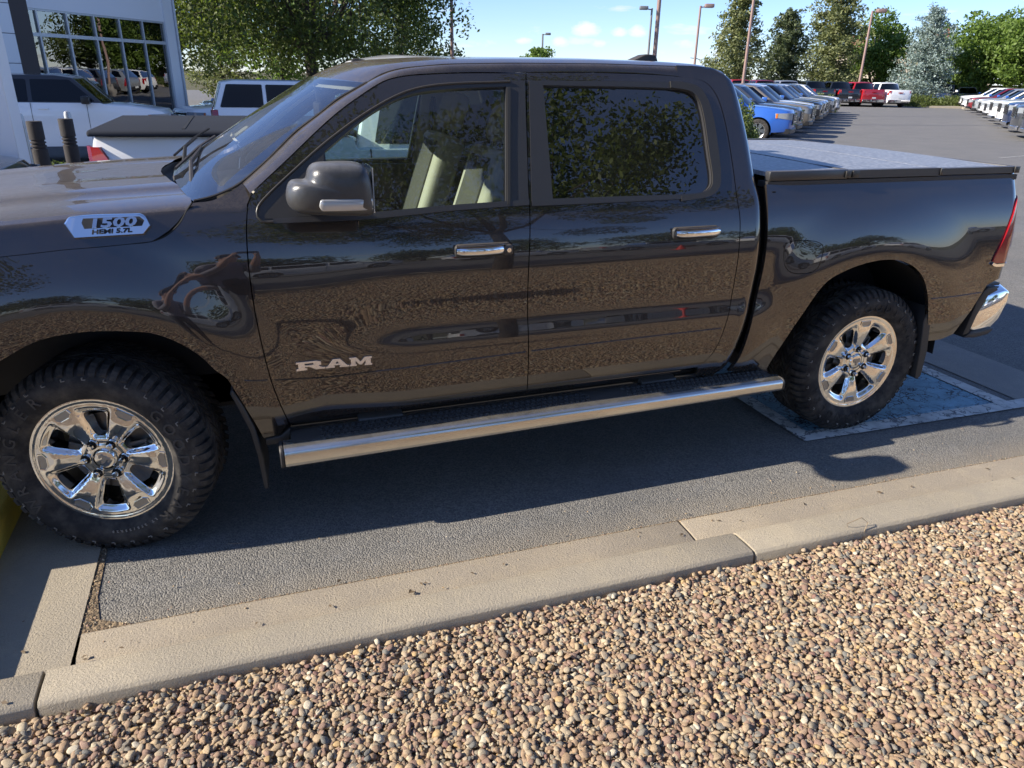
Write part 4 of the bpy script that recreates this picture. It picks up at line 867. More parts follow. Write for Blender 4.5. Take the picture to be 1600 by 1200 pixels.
def make_wheel(name, parent, loc, rz, spin, side=1):
    # rim face
    V_, F_, fm = [], [], []
    out = [pol(.2655, a) for a in np.linspace(-30, 30, 22)]; inn_ = [pol(.045, a) for a in np.linspace(30, -30, 6)]
    outer = out + [pol(r_, 30) for r_ in np.linspace(.26, .055, 18)] + inn_ + [pol(r_, -30) for r_ in np.linspace(.055, .26, 18)]
    V2, F2, lps = triang(outer, [win], .0062, .0062)
    for k in range(6):
        a = k * A6; ca, sa = math.cos(a), math.sin(a); X = V2[:, 0] * ca - V2[:, 1] * sa; Z = V2[:, 0] * sa + V2[:, 1] * ca; D_ = depth(X, Z)
        b0 = len(V_); V_ += [(x, d, z) for x, d, z in zip(X, D_, Z)]; F_ += [(f[0] + b0, f[1] + b0, f[2] + b0) for f in F2]
        C_ = np.array([(X[f].mean(), Z[f].mean()) for f in F2]); rr_ = np.hypot(C_[:, 0], C_[:, 1]); aa = (np.degrees(np.arctan2(C_[:, 1], C_[:, 0])) + 30) % 60 - 30; arc = rr_ * np.radians(30 - np.abs(aa))
        fm += [0] * len(F2)
        lp = lps[1]; n = len(lp); b1 = len(V_)
        for i in lp: V_.append((X[i], D_[i], Z[i]))
        for i in lp: V_.append((X[i] * .985, .085, Z[i] * .985))
        for i in range(n): j = (i + 1) % n; F_.append((b1 + i, b1 + j, b1 + n + j, b1 + n + i)); fm.append(0)
    me = bpy.data.meshes.new(name); me.from_pydata([(float(a), float(b), float(c)) for a, b, c in V_], [], [tuple(map(int, f)) for f in F_]); me.update()
    w_ = link(name, me, parent, [WCHR, WSAT], True); NV = np.array(V_); e_ = 5e-4
    gx_ = (depth(NV[:, 0] + e_, NV[:, 2]) - depth(NV[:, 0] - e_, NV[:, 2])) / (2 * e_); gz_ = (depth(NV[:, 0], NV[:, 2] + e_) - depth(NV[:, 0], NV[:, 2] - e_)) / (2 * e_)
    nn_ = np.stack([gx_, -np.ones(len(NV)), gz_], 1); nn_ /= np.linalg.norm(nn_, axis=1)[:, None]
    cn = []
    for p_ in me.polygons:
        for vi in p_.vertices: cn.append(tuple(nn_[vi]) if len(p_.vertices) == 3 else tuple(p_.normal))
    me.normals_split_custom_set(cn)
    w_.location = loc; w_.rotation_euler = (0, 0, rz); me.transform(Matrix.Rotation(0, 4, 'Y'))
    mb = MB(); mb.lathe([(.2650, .0045), (.268, .0015), (.272, .001), (.2745, .004), (.2745, .012)], 96); mb.go('rim_lip', WCHR, w_, 60)
    for k in range(6):
        a = k * A6 + A6 / 2; m4 = Matrix.Rotation(-a, 4, 'Y'); pk = [(.236, -.033), (.236, .033), (.216, .037), (.203, .020), (.203, -.020), (.216, -.037)]
        def pt(q, dy): 
            X_, Z_2 = q; v_ = m4 @ Vector((X_, 0, Z_2)); return (v_.x, float(depth(np.array(v_.x), np.array(v_.z))) + dy, v_.z)
        pc = [(.219 + (q[0] - .219) * .84, q[1] * .84) for q in pk]
        mb = MB(); mb.loft([[pt(q, -.0005) for q in pk], [pt(q, -.0035) for q in [(.219 + (q[0] - .219) * .97, q[1] * .97) for q in pk]], [pt(q, -.003) for q in pc], [pt(q, .0) for q in pc]], cap=False); mb.go('pocket_frame', WCHR, w_, None)
        mb = MB(); mb.loft([[pt(q, -.0008) for q in pc], [pt(q, .003) for q in pc]]); mb.go('spoke_pocket', WSAT, w_, None)
    mb = MB(); mb.lathe([(.268, .006), (.262, .02), (.245, .05), (.238, .12), (.24, .22), (.26, .24)], 64); mb.go('rim_barrel', WSAT, w_)
    mb = MB(); mb.lathe([(.05, .10), (.165, .10), (.168, .115), (.165, .13), (.05, .13)], 40); mb.box(.06, .17, .075, .16, -.06, .07); mb.lathe([(.07, .07), (.075, .17)], 24); mb.tube([(.02, .06, .05), (.10, .07, .12), (.14, .06, .05), (.19, .07, .03)], .009, 6); mb.go('brake_disc', BRAKE, w_)
    # centre cap with ram head
    mb = MB(); mb.lathe([(.0005, .018), (.030, .018), (.036, .020), (.039, .026), (.048, .030)], 40); cap = mb.go('centre_cap', WCHR, w_, 40)
    mb = MB(); hd = [(0, .018), (-.008, .014), (-.018, .018), (-.024, .008), (-.020, -.004), (-.014, -.002), (-.015, .007), (-.009, .005), (-.007, -.010), (0, -.022), (.007, -.010), (.009, .005), (.015, .007), (.014, -.002), (.020, -.004), (.024, .008), (.018, .018), (.008, .014)]
    mb.prism(hd, .018, .0145); mb.go('cap_emblem', WSAT, cap)
    for k in range(6):
        a = k * A6 + A6 / 2 + R(0) ; cx, cz_ = .070 * math.cos(a), .070 * math.sin(a)
        mb = MB(); mb.lathe([(.0005, -.004), (.008, -.004), (.0105, .000), (.0105, .03)], 6, c=(cx, 0, cz_)); mb.lathe([(.0165, .0215), (.0165, .030)], 16, c=(cx, 0, cz_)); nut = mb.go('lug_nut', WCHR, w_)
        mb = MB(); mb.lathe([(.011, .0205), (.0185, .0205)], 18, c=(cx, 0, cz_)); mb.go('nut_seat', GAP, nut)
    # tyre
    prof = [(.262, .004), (.266, -.004), (.274, -.010), (.29, -.018), (.31, -.026), (.33, -.029), (.350, -.026), (.366, -.018), (.380, -.006), (.389, .012), (.394, .05), (.396, .12), (.396, .15), (.394, .22), (.389, .255), (.37, .28), (.33, .29), (.29, .28), (.262, .26)]
    mb = MB(); mb.lathe(prof, 96); ty = mb.go('tyre', RUB, w_, 50); ty.rotation_euler = (0, spin, 0)
    # tread
    V_, F_ = [], []
    def block(th, dth, y0, y1, r0, r1, sk=0, tap=.86):
        b0 = len(V_); yc_ = (y0 + y1) / 2
        for rr_, t_ in ((r0, 1.0), (r1, tap)):
            for (sa_, yy) in ((-1, y0), (1, y0), (1, y1), (-1, y1)):
                a = th + sa_ * dth / 2 * t_ + sk * (yy - yc_); y2 = yc_ + (yy - yc_) * t_; V_.append((rr_ * math.cos(a), y2, rr_ * math.sin(a)))
        for q in ((4, 5, 6, 7), (0, 1, 5, 4), (1, 2, 6, 5), (2, 3, 7, 6), (3, 0, 4, 7)): F_.append(tuple(b0 + i for i in q))
    n = 62; P_ = 2 * math.pi / n
    for k in range(n):
        a = k * P_
        # shoulder lugs that wrap down the sidewall, alternately long
        lg = k % 2
        b0 = len(V_); d0 = P_ * .34
        prof2 = [(.362 if lg else .370, -.0235 if lg else -.0205), (.376, -.0185), (.392, -.006), (.404, .014), (.4055, .052)]; base2 = [(.360, -.018), (.370, -.012), (.382, .0), (.388, .02), (.392, .052)]
        for (pr, s_) in ((prof2, .86), (base2, 1.05)):
            for (r_, y) in pr:
                for sgn in (-1, 1): V_.append((r_ * math.cos(a + sgn * d0 * s_), y, r_ * math.sin(a + sgn * d0 * s_)))
        m_ = 5
        for i in range(m_ - 1):
            q = b0 + 2 * i; F_.append((q, q + 1, q + 3, q + 2)); w2 = b0 + 10 + 2 * i; F_.append((q, q + 2, w2 + 2, w2)); F_.append((q + 1, w2 + 1, w2 + 3, q + 3))
        F_.append((b0, b0 + 10, b0 + 11, b0 + 1)); F_.append((b0 + 8, b0 + 9, b0 + 19, b0 + 18))
        block(a + P_ * .5, P_ * .70, .060, .098, .390, .4055, 3.0); block(a + P_ * .15, P_ * .72, .104, .140, .390, .406, -3.0); block(a + P_ * .6, P_ * .70, .146, .182, .390, .4055, 3.0); block(a + P_ * .3, P_ * .66, .188, .262, .386, .404, -1.5)
    tr = pyd('tread', V_, F_, [RUB], w_); tr.rotation_euler = (0, spin, 0); tag(tr, kind='stuff')
    # raised sidewall bars and lettering
    mb = MB()
    for k in range(30):
        a = R(k * 12 + 7); m4 = Matrix.Rotation(-a, 4, 'Y')
        mb.box(.350, .360, -.0292, -.020, -.0012, .0012, mat=m4); mb.box(.350, .3525, -.0292, -.02, -.012, .0, mat=m4)
    mk_ = mb.go('sidewall_marks', RUBL, ty); tag(mk_, kind='stuff')
    return w_, ty
fw, fty = make_wheel('wheel', truck, (0, 0, RT), -.26, R(8)); fw.rotation_mode = 'ZYX'; fw.matrix_local = Matrix.Translation((0, 0, RT)) @ Matrix.Rotation(-.26, 4, 'Z') @ Matrix.Rotation(R(30), 4, 'Y'); rw, rty = make_wheel('wheel', truck, (3.672, 0, RT), 0, R(3))
for lx in (0, 3.672):
    c_ = fw.copy() if lx == 0 else rw.copy(); col.objects.link(c_); c_.parent = truck; c_.location = (lx, 2 * YC, RT); c_.rotation_mode = 'XYZ'; c_.rotation_euler = (0, 0, math.pi + (-.26 if lx == 0 else 0))
    for ch in (fw if lx == 0 else rw).children:
        if ch.name.startswith(('tyre', 'tread')): d = ch.copy(); col.objects.link(d); d.parent = c_
def arc_text(s, rad, a0, step, size, mat, parent, flip=False, ext=.0012, y=-.0295):
    """letters around the sidewall, clockwise as seen from outside; a0 in degrees, 0 = +x, 90 = up"""
    for i, ch in enumerate(s):
        if ch == ' ': continue
        a = R(a0 - i * step if not flip else a0 + i * step); p = Vector((rad * math.cos(a), y, rad * math.sin(a)))
        up_v = Vector((math.cos(a), 0, math.sin(a))) * (1 if not flip else -1); ex = Vector((math.sin(a), 0, -math.cos(a))) * (1 if not flip else -1)
        text_obj('sidewall_letter', ch, size, mat, parent, basis(p, ex, up_v), ext, .0006)
LETO = RUBL
arc_text('GOODYEAR', .315, 70, 12.5, .062, RUBT, fw); arc_text('WRANGLER', .315, 242, 12.5, .062, RUBT, fw)
arc_text('LT 275/55R20', .298, 335, 3.2, .014, RUBL, fw)
arc_text('GOODYEAR', .315, 110, 12.5, .062, RUB, rw); arc_text('WRANGLER', .315, 290, 12.5, .062, RUB, rw)
# ------------------------------------------------------------------ ground and pavement
def zg(x, y):
    """the lot falls away gently behind the truck on the left"""
    return -.37 * ss(y, 7.2, 15) * (1 - ss(np.asarray(x, float), 5, 11))
def skew(y, x): return y - .0118 * (x + .06)
xs = np.unique(np.r_[np.linspace(-900, -40, 14), np.linspace(-40, 60, 101), np.linspace(60, 1500, 16)]); ys = np.unique(np.r_[np.linspace(-600, -40, 10), np.linspace(-40, 60, 101), np.linspace(60, 1500, 16)])
gx, gy = np.meshgrid(xs, ys); gz = zg(gx, gy) - .12; nx = len(xs)
pyd('ground', np.stack([gx.ravel(), gy.ravel(), gz.ravel()], 1), [(j * nx + i, j * nx + i + 1, (j + 1) * nx + i + 1, (j + 1) * nx + i) for j in range(len(ys) - 1) for i in range(nx - 1)], [GRASS], None, True)['kind'] = 'structure'
xs = np.linspace(-40, 110, 151); ys = np.r_[np.linspace(-.508, 95, 97)]
def sheet(name, xs, ys, mat, z0, kind='structure', rot=True, parent=None, clip=None):
    gx, gy = np.meshgrid(xs, ys); gy2 = gy - (.0118 * (gx + .06) * np.exp(-np.abs(gy + .5) * .3) if rot else 0); gz = zg(gx, gy) + z0; nx = len(xs)
    f = [(j * nx + i, j * nx + i + 1, (j + 1) * nx + i + 1, (j + 1) * nx + i) for j in range(len(ys) - 1) for i in range(nx - 1)]
    o = pyd(name, np.stack([gx.ravel(), gy2.ravel(), gz.ravel()], 1), f, [mat], parent, True)
    if kind: o['kind'] = kind
    return o
sheet('parking_lot', xs, ys, ASPH2, 0)
sheet('parking_space', np.linspace(-.07, 5.02, 12), np.linspace(-.508, 7, 16), ASPH, .004)
sheet('drive_lane', np.linspace(5.52, 14, 12), np.linspace(-.508, 4.2, 8), ASPH, .004)
sheet('cross_gutter', np.linspace(5.02, 5.52, 3), np.linspace(-.508, 9, 16), CONC2, .008)
# gutter pans and curb heads, each length between joints its own piece
curb = empty('curb', (0, 0, 0)); curb['kind'] = 'structure'
def section(x0, x1, prof, nm, mat):
    mb = MB(); mb.loft([[(x, skew(p[0], x), p[1]) for p in prof] for x in np.linspace(x0, x1, max(2, int((x1 - x0) / .4) + 1))]); mb.bevel(.0035, 2, 30).go(nm, mat, curb, 35)
gut = [(-.502, -.06), (-.502, .010), (-.512, .014), (-.60, .010), (-.650, .004), (-.684, .0), (-.684, -.06)]
head = [(-.668, -.06), (-.670, .004), (-.676, .028), (-.690, .036), (-.76, .039), (-.822, .037), (-.834, .026), (-.838, -.02), (-.840, -.08)]
for x0, x1 in ((-.066, 2.262), (2.274, 4.9), (4.912, 7.4), (7.41, 10)): section(x0, x1, gut, 'gutter_section', GUT)
for x0, x1 in ((-5, -2.7), (-2.69, -.142), (-.132, 2.418), (2.430, 5.0), (5.01, 7.6), (7.61, 10)): section(x0, x1, head, 'curb_section', CONC)
sheet('concrete_apron', np.linspace(-.44, -.075, 3), np.linspace(-.68, 3.4, 10), CONC, .012, rot=False)
sheet('planter_pavement', np.linspace(-5, -.60, 6), np.linspace(-.68, 3.4, 10), CONC2, .008, rot=False)
mb = MB(); mb.loft([[(x0_, y, z) for x0_, z in ((-.44, -.02), (-.425, .115), (-.445, .135), (-.575, .135), (-.60, .11), (-.61, -.02))] for y in (-.66, -.4, -.03, -.01, .5, 1.2, 2.2, 3.4)]); mb.bevel(.008, 2, 30)
pcb = mb.go('painted_curb', CONC); tag(pcb, 'yellow painted curb beside the front wheel of the truck', 'curb')
pcb.data.materials.append(YEL)
for p_ in pcb.data.polygons: p_.material_index = 1 if p_.center.y > -.02 else 0
def flat(name, pts, z, mat, label=None, cat=None, group=None, kind='structure'):
    o = pyd(name, [(p[0], p[1], z + float(zg(p[0], p[1]))) for p in pts], [tuple(range(len(pts)))], [mat]); tag(o, label, cat, group, kind); return o
flat('painted_pad', [(3.44, .02), (4.82, -.01), (4.82, 1.9), (3.44, 1.9)], .009, BLUEP)
for nm, p in (('x', [(3.34, -.068), (4.955, -.098), (5.10, .0), (3.34, .03)]), ('x', [(3.34, .03), (3.435, .03), (3.435, 2.0), (3.34, 2.0)]), ('x', [(4.825, .005), (4.93, .004), (4.93, 2.0), (4.825, 2.0)])): flat('painted_border', p, .0125, WHP)
# gravel bed
GX0, GX1 = -7, 16
sheet('gravel_bed', np.linspace(GX0, GX1, 60), np.linspace(-7.6, -.83, 24), GRB, -.023, rot=True)
stones = bpy.data.collections.new('stone_shapes')
for k in range(20):
    bm = bmesh.new(); bmesh.ops.create_icosphere(bm, subdivisions=2, radius=.5)
    r1 = random.Random(k); s3 = Vector((r1.uniform(.9, 1.35), r1.uniform(.60, .95), r1.uniform(.38, .68))); off = Vector((k * 3.7, 1.3, .2))
    from mathutils import noise as mn
    pl = [(Vector((r1.uniform(-1, 1), r1.uniform(-1, 1), r1.uniform(-1, 1))).normalized(), r1.uniform(.24, .40)) for _ in range(9 if k % 4 else 3)]
    for v_ in bm.verts:
        d = 1 + .32 * mn.noise(v_.co * 1.8 + off); p = v_.co * d
        for n_, h in pl:
            e_ = p.dot(n_) - h
            if e_ > 0: p -= n_ * e_ * .92
        v_.co = Vector((p.x * s3.x, p.y * s3.y, p.z * s3.z))
    me = bpy.data.meshes.new('stone'); bm.to_mesh(me); bm.free(); me.shade_smooth(); me.materials.append(STONE); o = bpy.data.objects.new('stone', me); stones.objects.link(o)
def scatter(name, base_pts, dens, smin, smax, zlift, seed, squash=1.0, mat=None, mind=None):
    """stones strewn over a quad strip with geometry nodes"""
    me = bpy.data.meshes.new(name); n = len(base_pts) // 2
    me.from_pydata([tuple(map(float, p)) for p in base_pts], [], [(2 * i, 2 * i + 2, 2 * i + 3, 2 * i + 1) for i in range(n - 1)]); o = link(name, me, None, []); o['kind'] = 'stuff'
    ng = bpy.data.node_groups.new(name, 'GeometryNodeTree'); ng.interface.new_socket('Geometry', in_out='INPUT', socket_type='NodeSocketGeometry'); ng.interface.new_socket('Geometry', in_out='OUTPUT', socket_type='NodeSocketGeometry')
    gi = ng.nodes.new('NodeGroupInput'); go = ng.nodes.new('NodeGroupOutput'); dp = ng.nodes.new('GeometryNodeDistributePointsOnFaces'); ip = ng.nodes.new('GeometryNodeInstanceOnPoints'); ci = ng.nodes.new('GeometryNodeCollectionInfo')
    if mind: dp.distribute_method = 'POISSON'; dp.inputs['Distance Min'].default_value = mind; dp.inputs['Density Max'].default_value = dens
    else: dp.inputs['Density'].default_value = dens
    dp.inputs['Seed'].default_value = seed; ci.inputs['Collection'].default_value = stones; ci.inputs['Separate Children'].default_value = True; ci.inputs['Reset Children'].default_value = True
    rr_ = ng.nodes.new('FunctionNodeRandomValue'); rr_.data_type = 'FLOAT_VECTOR'; rr_.inputs[0].default_value = (-.5, -.5, 0); rr_.inputs[1].default_value = (.5, .5, 6.28)
    rs = ng.nodes.new('FunctionNodeRandomValue'); rs.data_type = 'FLOAT'; rs.inputs[2].default_value = 0; rs.inputs[3].default_value = 1; rs.inputs['Seed'].default_value = 3
    pw = ng.nodes.new('ShaderNodeMath'); pw.operation = 'POWER'; pw.inputs[1].default_value = 1.8; ma = ng.nodes.new('ShaderNodeMath'); ma.operation = 'MULTIPLY_ADD'; ma.inputs[1].default_value = smax - smin; ma.inputs[2].default_value = smin
    rz_ = ng.nodes.new('FunctionNodeRandomValue'); rz_.data_type = 'FLOAT_VECTOR'; rz_.inputs[0].default_value = (0, 0, -zlift); rz_.inputs[1].default_value = (0, 0, zlift); rz_.inputs['Seed'].default_value = 9
    sp = ng.nodes.new('GeometryNodeSetPosition'); k = ng.links.new
    k(gi.outputs[0], dp.inputs['Mesh']); k(dp.outputs['Points'], sp.inputs['Geometry']); k(rz_.outputs[0], sp.inputs['Offset']); k(sp.outputs[0], ip.inputs['Points']); k(ci.outputs[0], ip.inputs['Instance']); ip.inputs['Pick Instance'].default_value = True
    k(rr_.outputs[0], ip.inputs['Rotation']); k(rs.outputs[1], pw.inputs[0]); k(pw.outputs[0], ma.inputs[0]); k(ma.outputs[0], ip.inputs['Scale'])
    jn = ng.nodes.new('GeometryNodeJoinGeometry'); k(ip.outputs[0], jn.inputs[0]); k(jn.outputs[0], go.inputs[0])
    md = o.modifiers.new('scatter', 'NODES'); md.node_group = ng; return o
def strip(x0, x1, y0, y1, z, n=12, sk=True):
    o = []
    for x in np.linspace(x0, x1, n): o += [(x, skew(y0, x) if sk else y0, z), (x, skew(y1, x) if sk else y1, z)]
    return o
scatter('gravel', strip(-1.0, 5.6, -2.25, -.844, -.014), 9500, .011, .030, .006, 1)
scatter('gravel', strip(-1.0, 5.6, -2.25, -.850, -.006), 4200, .012, .037, .005, 2)
scatter('gravel', strip(GX0, GX1, -7.6, -2.25, -.016), 1300, .03, .055, .010, 3)
scatter('gravel', strip(5.6, GX1, -2.25, -.88, -.016), 1800, .024, .045, .008, 4)
scatter('gravel', strip(-.5, 6.2, -.875, -.842, .004), 500, .014, .030, .006, 5)
scatter('gravel', strip(GX0, -1.0, -2.25, -.86, -.014), 2500, .02, .045, .008, 10)
scatter('edge_grit', strip(-.05, 5.0, -.515, -.495, .010), 9000, .002, .009, .003, 6)
scatter('edge_grit', strip(-.05, 5.0, -.56, -.44, .013), 500, .002, .008, .002, 7)
scatter('edge_grit', [(-.075, .1, .010), (-.055, .1, .010), (-.078, -.2, .010), (-.05, -.2, .010), (-.078, -.45, .010), (-.03, -.45, .010), (-.078, -.502, .010), (.12, -.507, .010)], 9000, .002, .010, .003, 8)
scatter('edge_grit', strip(-.9, 4.6, -.82, -.1, .014), 70, .002, .010, .002, 9)
flat('dirt_joint', [(-.08, .3), (-.058, .3), (-.045, -.3), (-.02, -.44), (.09, -.498), (.4, -.500), (3, -.53), (5, -.555), (5, -.575), (-.08, -.515)], .0075, DIRT)
# dead leaves and twigs blown against the curb
r1 = np.random.default_rng(77); mb = MB()
for k in range(70):
    x = r1.uniform(-.4, 5.2); y = r1.choice([-.64, -.60, -.53, -.86, -1.1, -1.4]) + r1.normal() * .04; z = .016 if y > -.66 else .044 if y > -.84 else .0
    a = r1.uniform(0, 6.28); s_ = r1.uniform(.006, .016); m4 = Matrix.Translation((x, y, z)) @ Matrix.Rotation(a, 4, 'Z') @ Matrix.Rotation(r1.uniform(-.5, .5), 4, 'X')
    q = [m4 @ Vector(v_) for v_ in ((-s_, 0, 0), (0, s_ * .45, .003), (s_, 0, 0), (0, -s_ * .45, .003))]; mb.b.faces.new([mb.b.verts.new(v_) for v_ in q])
tag(mb.go('leaf_litter', mk('dead_leaf', (.13, .09, .05), .8).m), kind='stuff')
mb = MB(); mb.tube([(2.93, -.83, .03), (2.90, -.845, .065), (2.97, -.85, .085), (3.0, -.86, .06), (2.98, -.87, .02)], .0018, 5); tag(mb.go('twig', mk('twig_bark', (.25, .19, .12), .8).m), 'thin bent twig standing at the back edge of the curb', 'twig')
# beyond the gravel behind the photographer: curb and the other lane, seen in the paintwork
mb = MB(); mb.loft([[(x, y, z) for y, z in ((-7.6, -.05), (-7.6, .08), (-7.62, .10), (-7.74, .10), (-7.76, .08), (-7.78, -.05))] for x in np.linspace(-7, 30, 20)]); tag(mb.go('far_curb', CONC), kind='structure')
sheet('service_road', np.linspace(-40, 70, 30), np.linspace(-40, -7.78, 12), ASPH2, .002, rot=False)
# lot markings
def seg(x0, y0, x1, y1, wd=.1, z=.006, mat=WHL):
    d = Vector((x1 - x0, y1 - y0, 0)).normalized(); n_ = Vector((-d.y, d.x, 0)) * wd / 2
    flat('parking_line', [(x0 + n_.x, y0 + n_.y), (x1 + n_.x, y1 + n_.y), (x1 - n_.x, y1 - n_.y), (x0 - n_.x, y0 - n_.y)], z, mat)
U1 = Vector((.7071, .7071, 0)); D1 = Vector((.7071, -.7071, 0))
nose0 = Vector((17.6, 17.65, 0))
for k in range(11):
    p = nose0 + U1 * (2.86 * k - 1.36); q = p - D1 * 5.2; seg(q.x, q.y, p.x + .2, p.y - .2)
for (a, b) in (((20.2, 12.3), (22.5, 12.9)), ((24.6, 14.6), (29.5, 14.0)), ((27.5, 17.5), (33.0, 16.8)), ((31.0, 20.5), (36.5, 17.5))): seg(*a, *b)
# ------------------------------------------------------------------ vehicles in the lot
def carpaint(name, c, metal=.3):
    m = mk(name, c, .35, metal, Coat_Weight=1.0, Coat_Roughness=.03, Coat_IOR=1.6); return m.m
CP = dict(white=carpaint('white_paint', (.82, .82, .82), 0), silver=carpaint('silver_paint', (.42, .44, .46), .6), blue=carpaint('blue_paint', (.03, .13, .50), .2), black=carpaint('black_paint', (.012, .013, .016)),
          grey=carpaint('grey_paint', (.07, .075, .085), .5), red=carpaint('red_paint', (.38, .012, .02), .2), dred=carpaint('dark_red_paint', (.20, .01, .018), .3), navy=carpaint('navy_paint', (.016, .03, .085), .4), gold=carpaint('champagne_paint', (.26, .22, .17), .5), blkgrn=carpaint('dark_green_paint', (.015, .022, .02), .3))
RIMD = mk('dark_rim', (.10, .10, .10), .3, .8).m
RIMS = mk('silver_rim', (.55, .55, .55), .22, 1.0).m
GRL = mk('grille_mesh', (.03, .03, .032), .35, .4).m
HLL = mk('headlamp_lens', (.34, .37, .40), .08, .3, Coat_Weight=1).m
PLATE = mk('plate_white', (.6, .62, .62), .5).m
def vehicle(sp, paint, roofpaint=None, rim=RIMS, detail=True, tint=GL_C):
    Lc, Wc, Hc = sp['L'], sp['W'], sp['H']; belt, hood, nose = sp['belt'], sp['hood'], sp['nose']; ax, rf, rrr, rb = sp['ax'], sp['rf'], sp['rr'], sp['rb']; tr = sp['tr']; fo_ = sp['fo']; wb_ = sp['wb']; bed_ = sp.get('bed')
    X = lambda s_: Lc / 2 - s_
    root = empty(sp['name'], (0, 0, 0))
    hw = Wc / 2
    def Wf(s_, z):
        s_ = np.asarray(s_, float); z = np.asarray(z, float)
        w_ = hw * (1 - .16 * np.clip(1 - s_ / .7, 0, 1) ** 2.2 - .07 * np.clip(1 - (Lc - s_) / .5, 0, 1) ** 2) - .05 * np.clip((.55 - z) / .3, 0, 1) - .05 * ss(z, belt - .28, belt + .05)
        for c_ in (fo_, fo_ + wb_): w_ = w_ + .025 * (1 - ss(np.hypot(s_ - c_, z - tr), tr * 1.15, tr * 1.6))
        return w_
    def arch(c_): 
        ra = tr * 1.17; sq = sp.get('sq', 0)
        return [(c_ + ra * math.cos(t) * (1 + sq * .05), tr + ra * math.sin(t) * .98) for t in np.linspace(-.28, math.pi + .28, 19)]
    sill = sp.get('sill', .30)
    a1 = arch(fo_)[::-1]; a2 = arch(fo_ + wb_)[::-1]      # front to rear going over
    top = [(.04, sill + .05), (0, .48), (.0, nose - .30), (.03, nose - .10), (.12, nose - .02), (.30, nose + .02), (max(.6, ax * .6), hood - .02), (ax - .05, hood), (ax + .06, belt)]
    tail = bed_ if bed_ else belt
    if bed_: top += [(rb, belt), (rb + .02, bed_), (Lc - .06, bed_ + .01)]
    else: top += [(rb - .05, belt + .01), (Lc - .16, belt - .02)]
    top += [(Lc - .03, tail - .10), (Lc, tail - .35), (Lc - .01, .62), (Lc - .05, sill + .12), (Lc - .16, sill + .03)]
    low = [(a2[-1][0], sill + .02)] + a2[::-1] + [(a2[0][0] - .02, sill)] + [(a1[-1][0] + .02, sill)] + a1[::-1] + [(a1[0][0], sill + .02)]
    outer = top + low
    mb = bmesh.new()
    V2, F2, lp = triang(outer, [], .30, .16)
    for s_ in (-1, 1):
        vs = [mb.verts.new((X(p[0]), s_ * float(Wf(p[0], p[1])), p[1])) for p in V2]
        for f in F2:
            q = [vs[i] for i in f]; 
            try: mb.faces.new(q if s_ > 0 else q[::-1])
            except ValueError: pass
    nT = len(top)
    for i in range(nT - 1):
        p, q = top[i], top[i + 1]
        for j in range(6):
            t0, t1 = -1 + j / 3, -1 + (j + 1) / 3
            def P(a, t):
                zc_ = .035 * (1 - t * t) if .1 < a[0] < Lc - .1 and a[1] > .7 and not (bed_ and a[0] > rb) else 0; xb = .10 * (1 - t * t) * (1 - t * t * .0) if a[0] <= .2 else (-.05 * (1 - t * t) if a[0] > Lc - .2 else 0)
                return (X(a[0]) + xb, t * float(Wf(a[0], a[1])), a[1] + zc_)
            mb.faces.new([mb.verts.new(P(a, t)) for a, t in ((p, t0), (p, t1), (q, t1), (q, t0))])
    bmesh.ops.remove_doubles(mb, verts=mb.verts, dist=.002); bmesh.ops.recalc_face_normals(mb, faces=mb.faces)
    e = [e for e in mb.edges if len(e.link_faces) == 2 and e.calc_face_angle(0) > R(32)]; bmesh.ops.bevel(mb, geom=e, offset=.028, segments=2, profile=.6, affect='EDGES', clamp_overlap=True)
    me = bpy.data.meshes.new('body'); mb.to_mesh(me); mb.free(); body = link('body', me, root, [paint], 38); body.material_slots[0].link = 'OBJECT'; body.material_slots[0].material = paint
    # greenhouse
    zt = Hc - .015
    def Wg(s_, z): return float(Wf(np.clip(s_, 1.2, Lc - .6), belt)) - .02 - .36 * max(0, z - belt) * (1 if z < zt - .02 else 1.12)
    gh = [(ax, belt - .02), (rf, zt - .05), (rf + .35, zt), (rrr - .3, zt), (rrr, zt - .05), (rb, belt - .02)]
    mb = bmesh.new()
    for s_ in (-1, 1):
        vs = [mb.verts.new((X(p[0]), s_ * Wg(*p), p[1])) for p in gh]; mb.faces.new(vs if s_ < 0 else vs[::-1])
    for i in range(len(gh) - 1):
        p, q = gh[i], gh[i + 1]
        for j in range(6):
            t0, t1 = -1 + j / 3, -1 + (j + 1) / 3
            def P(a, t):
                lowp = a[1] < belt; return (X(a[0]) + ((.12 if a[0] < Lc / 2 and not bed_ or a[0] < 2.5 else -.06) * (1 - t * t)), t * Wg(*a), a[1] + (0 if lowp else .035 * (1 - t * t)))
            mb.faces.new([mb.verts.new(P(a, t)) for a, t in ((p, t0), (p, t1), (q, t1), (q, t0))])
    bmesh.ops.remove_doubles(mb, verts=mb.verts, dist=.002); bmesh.ops.recalc_face_normals(mb, faces=mb.faces)
    e = [e for e in mb.edges if len(e.link_faces) == 2 and e.calc_face_angle(0) > R(30)]; bmesh.ops.bevel(mb, geom=e, offset=.03, segments=2, profile=.6, affect='EDGES', clamp_overlap=True)
    me = bpy.data.meshes.new('roof'); mb.to_mesh(me); mb.free(); rfo = link('roof', me, root, [roofpaint or paint], 38); rfo.material_slots[0].link = 'OBJECT'; rfo.material_slots[0].material = roofpaint or paint
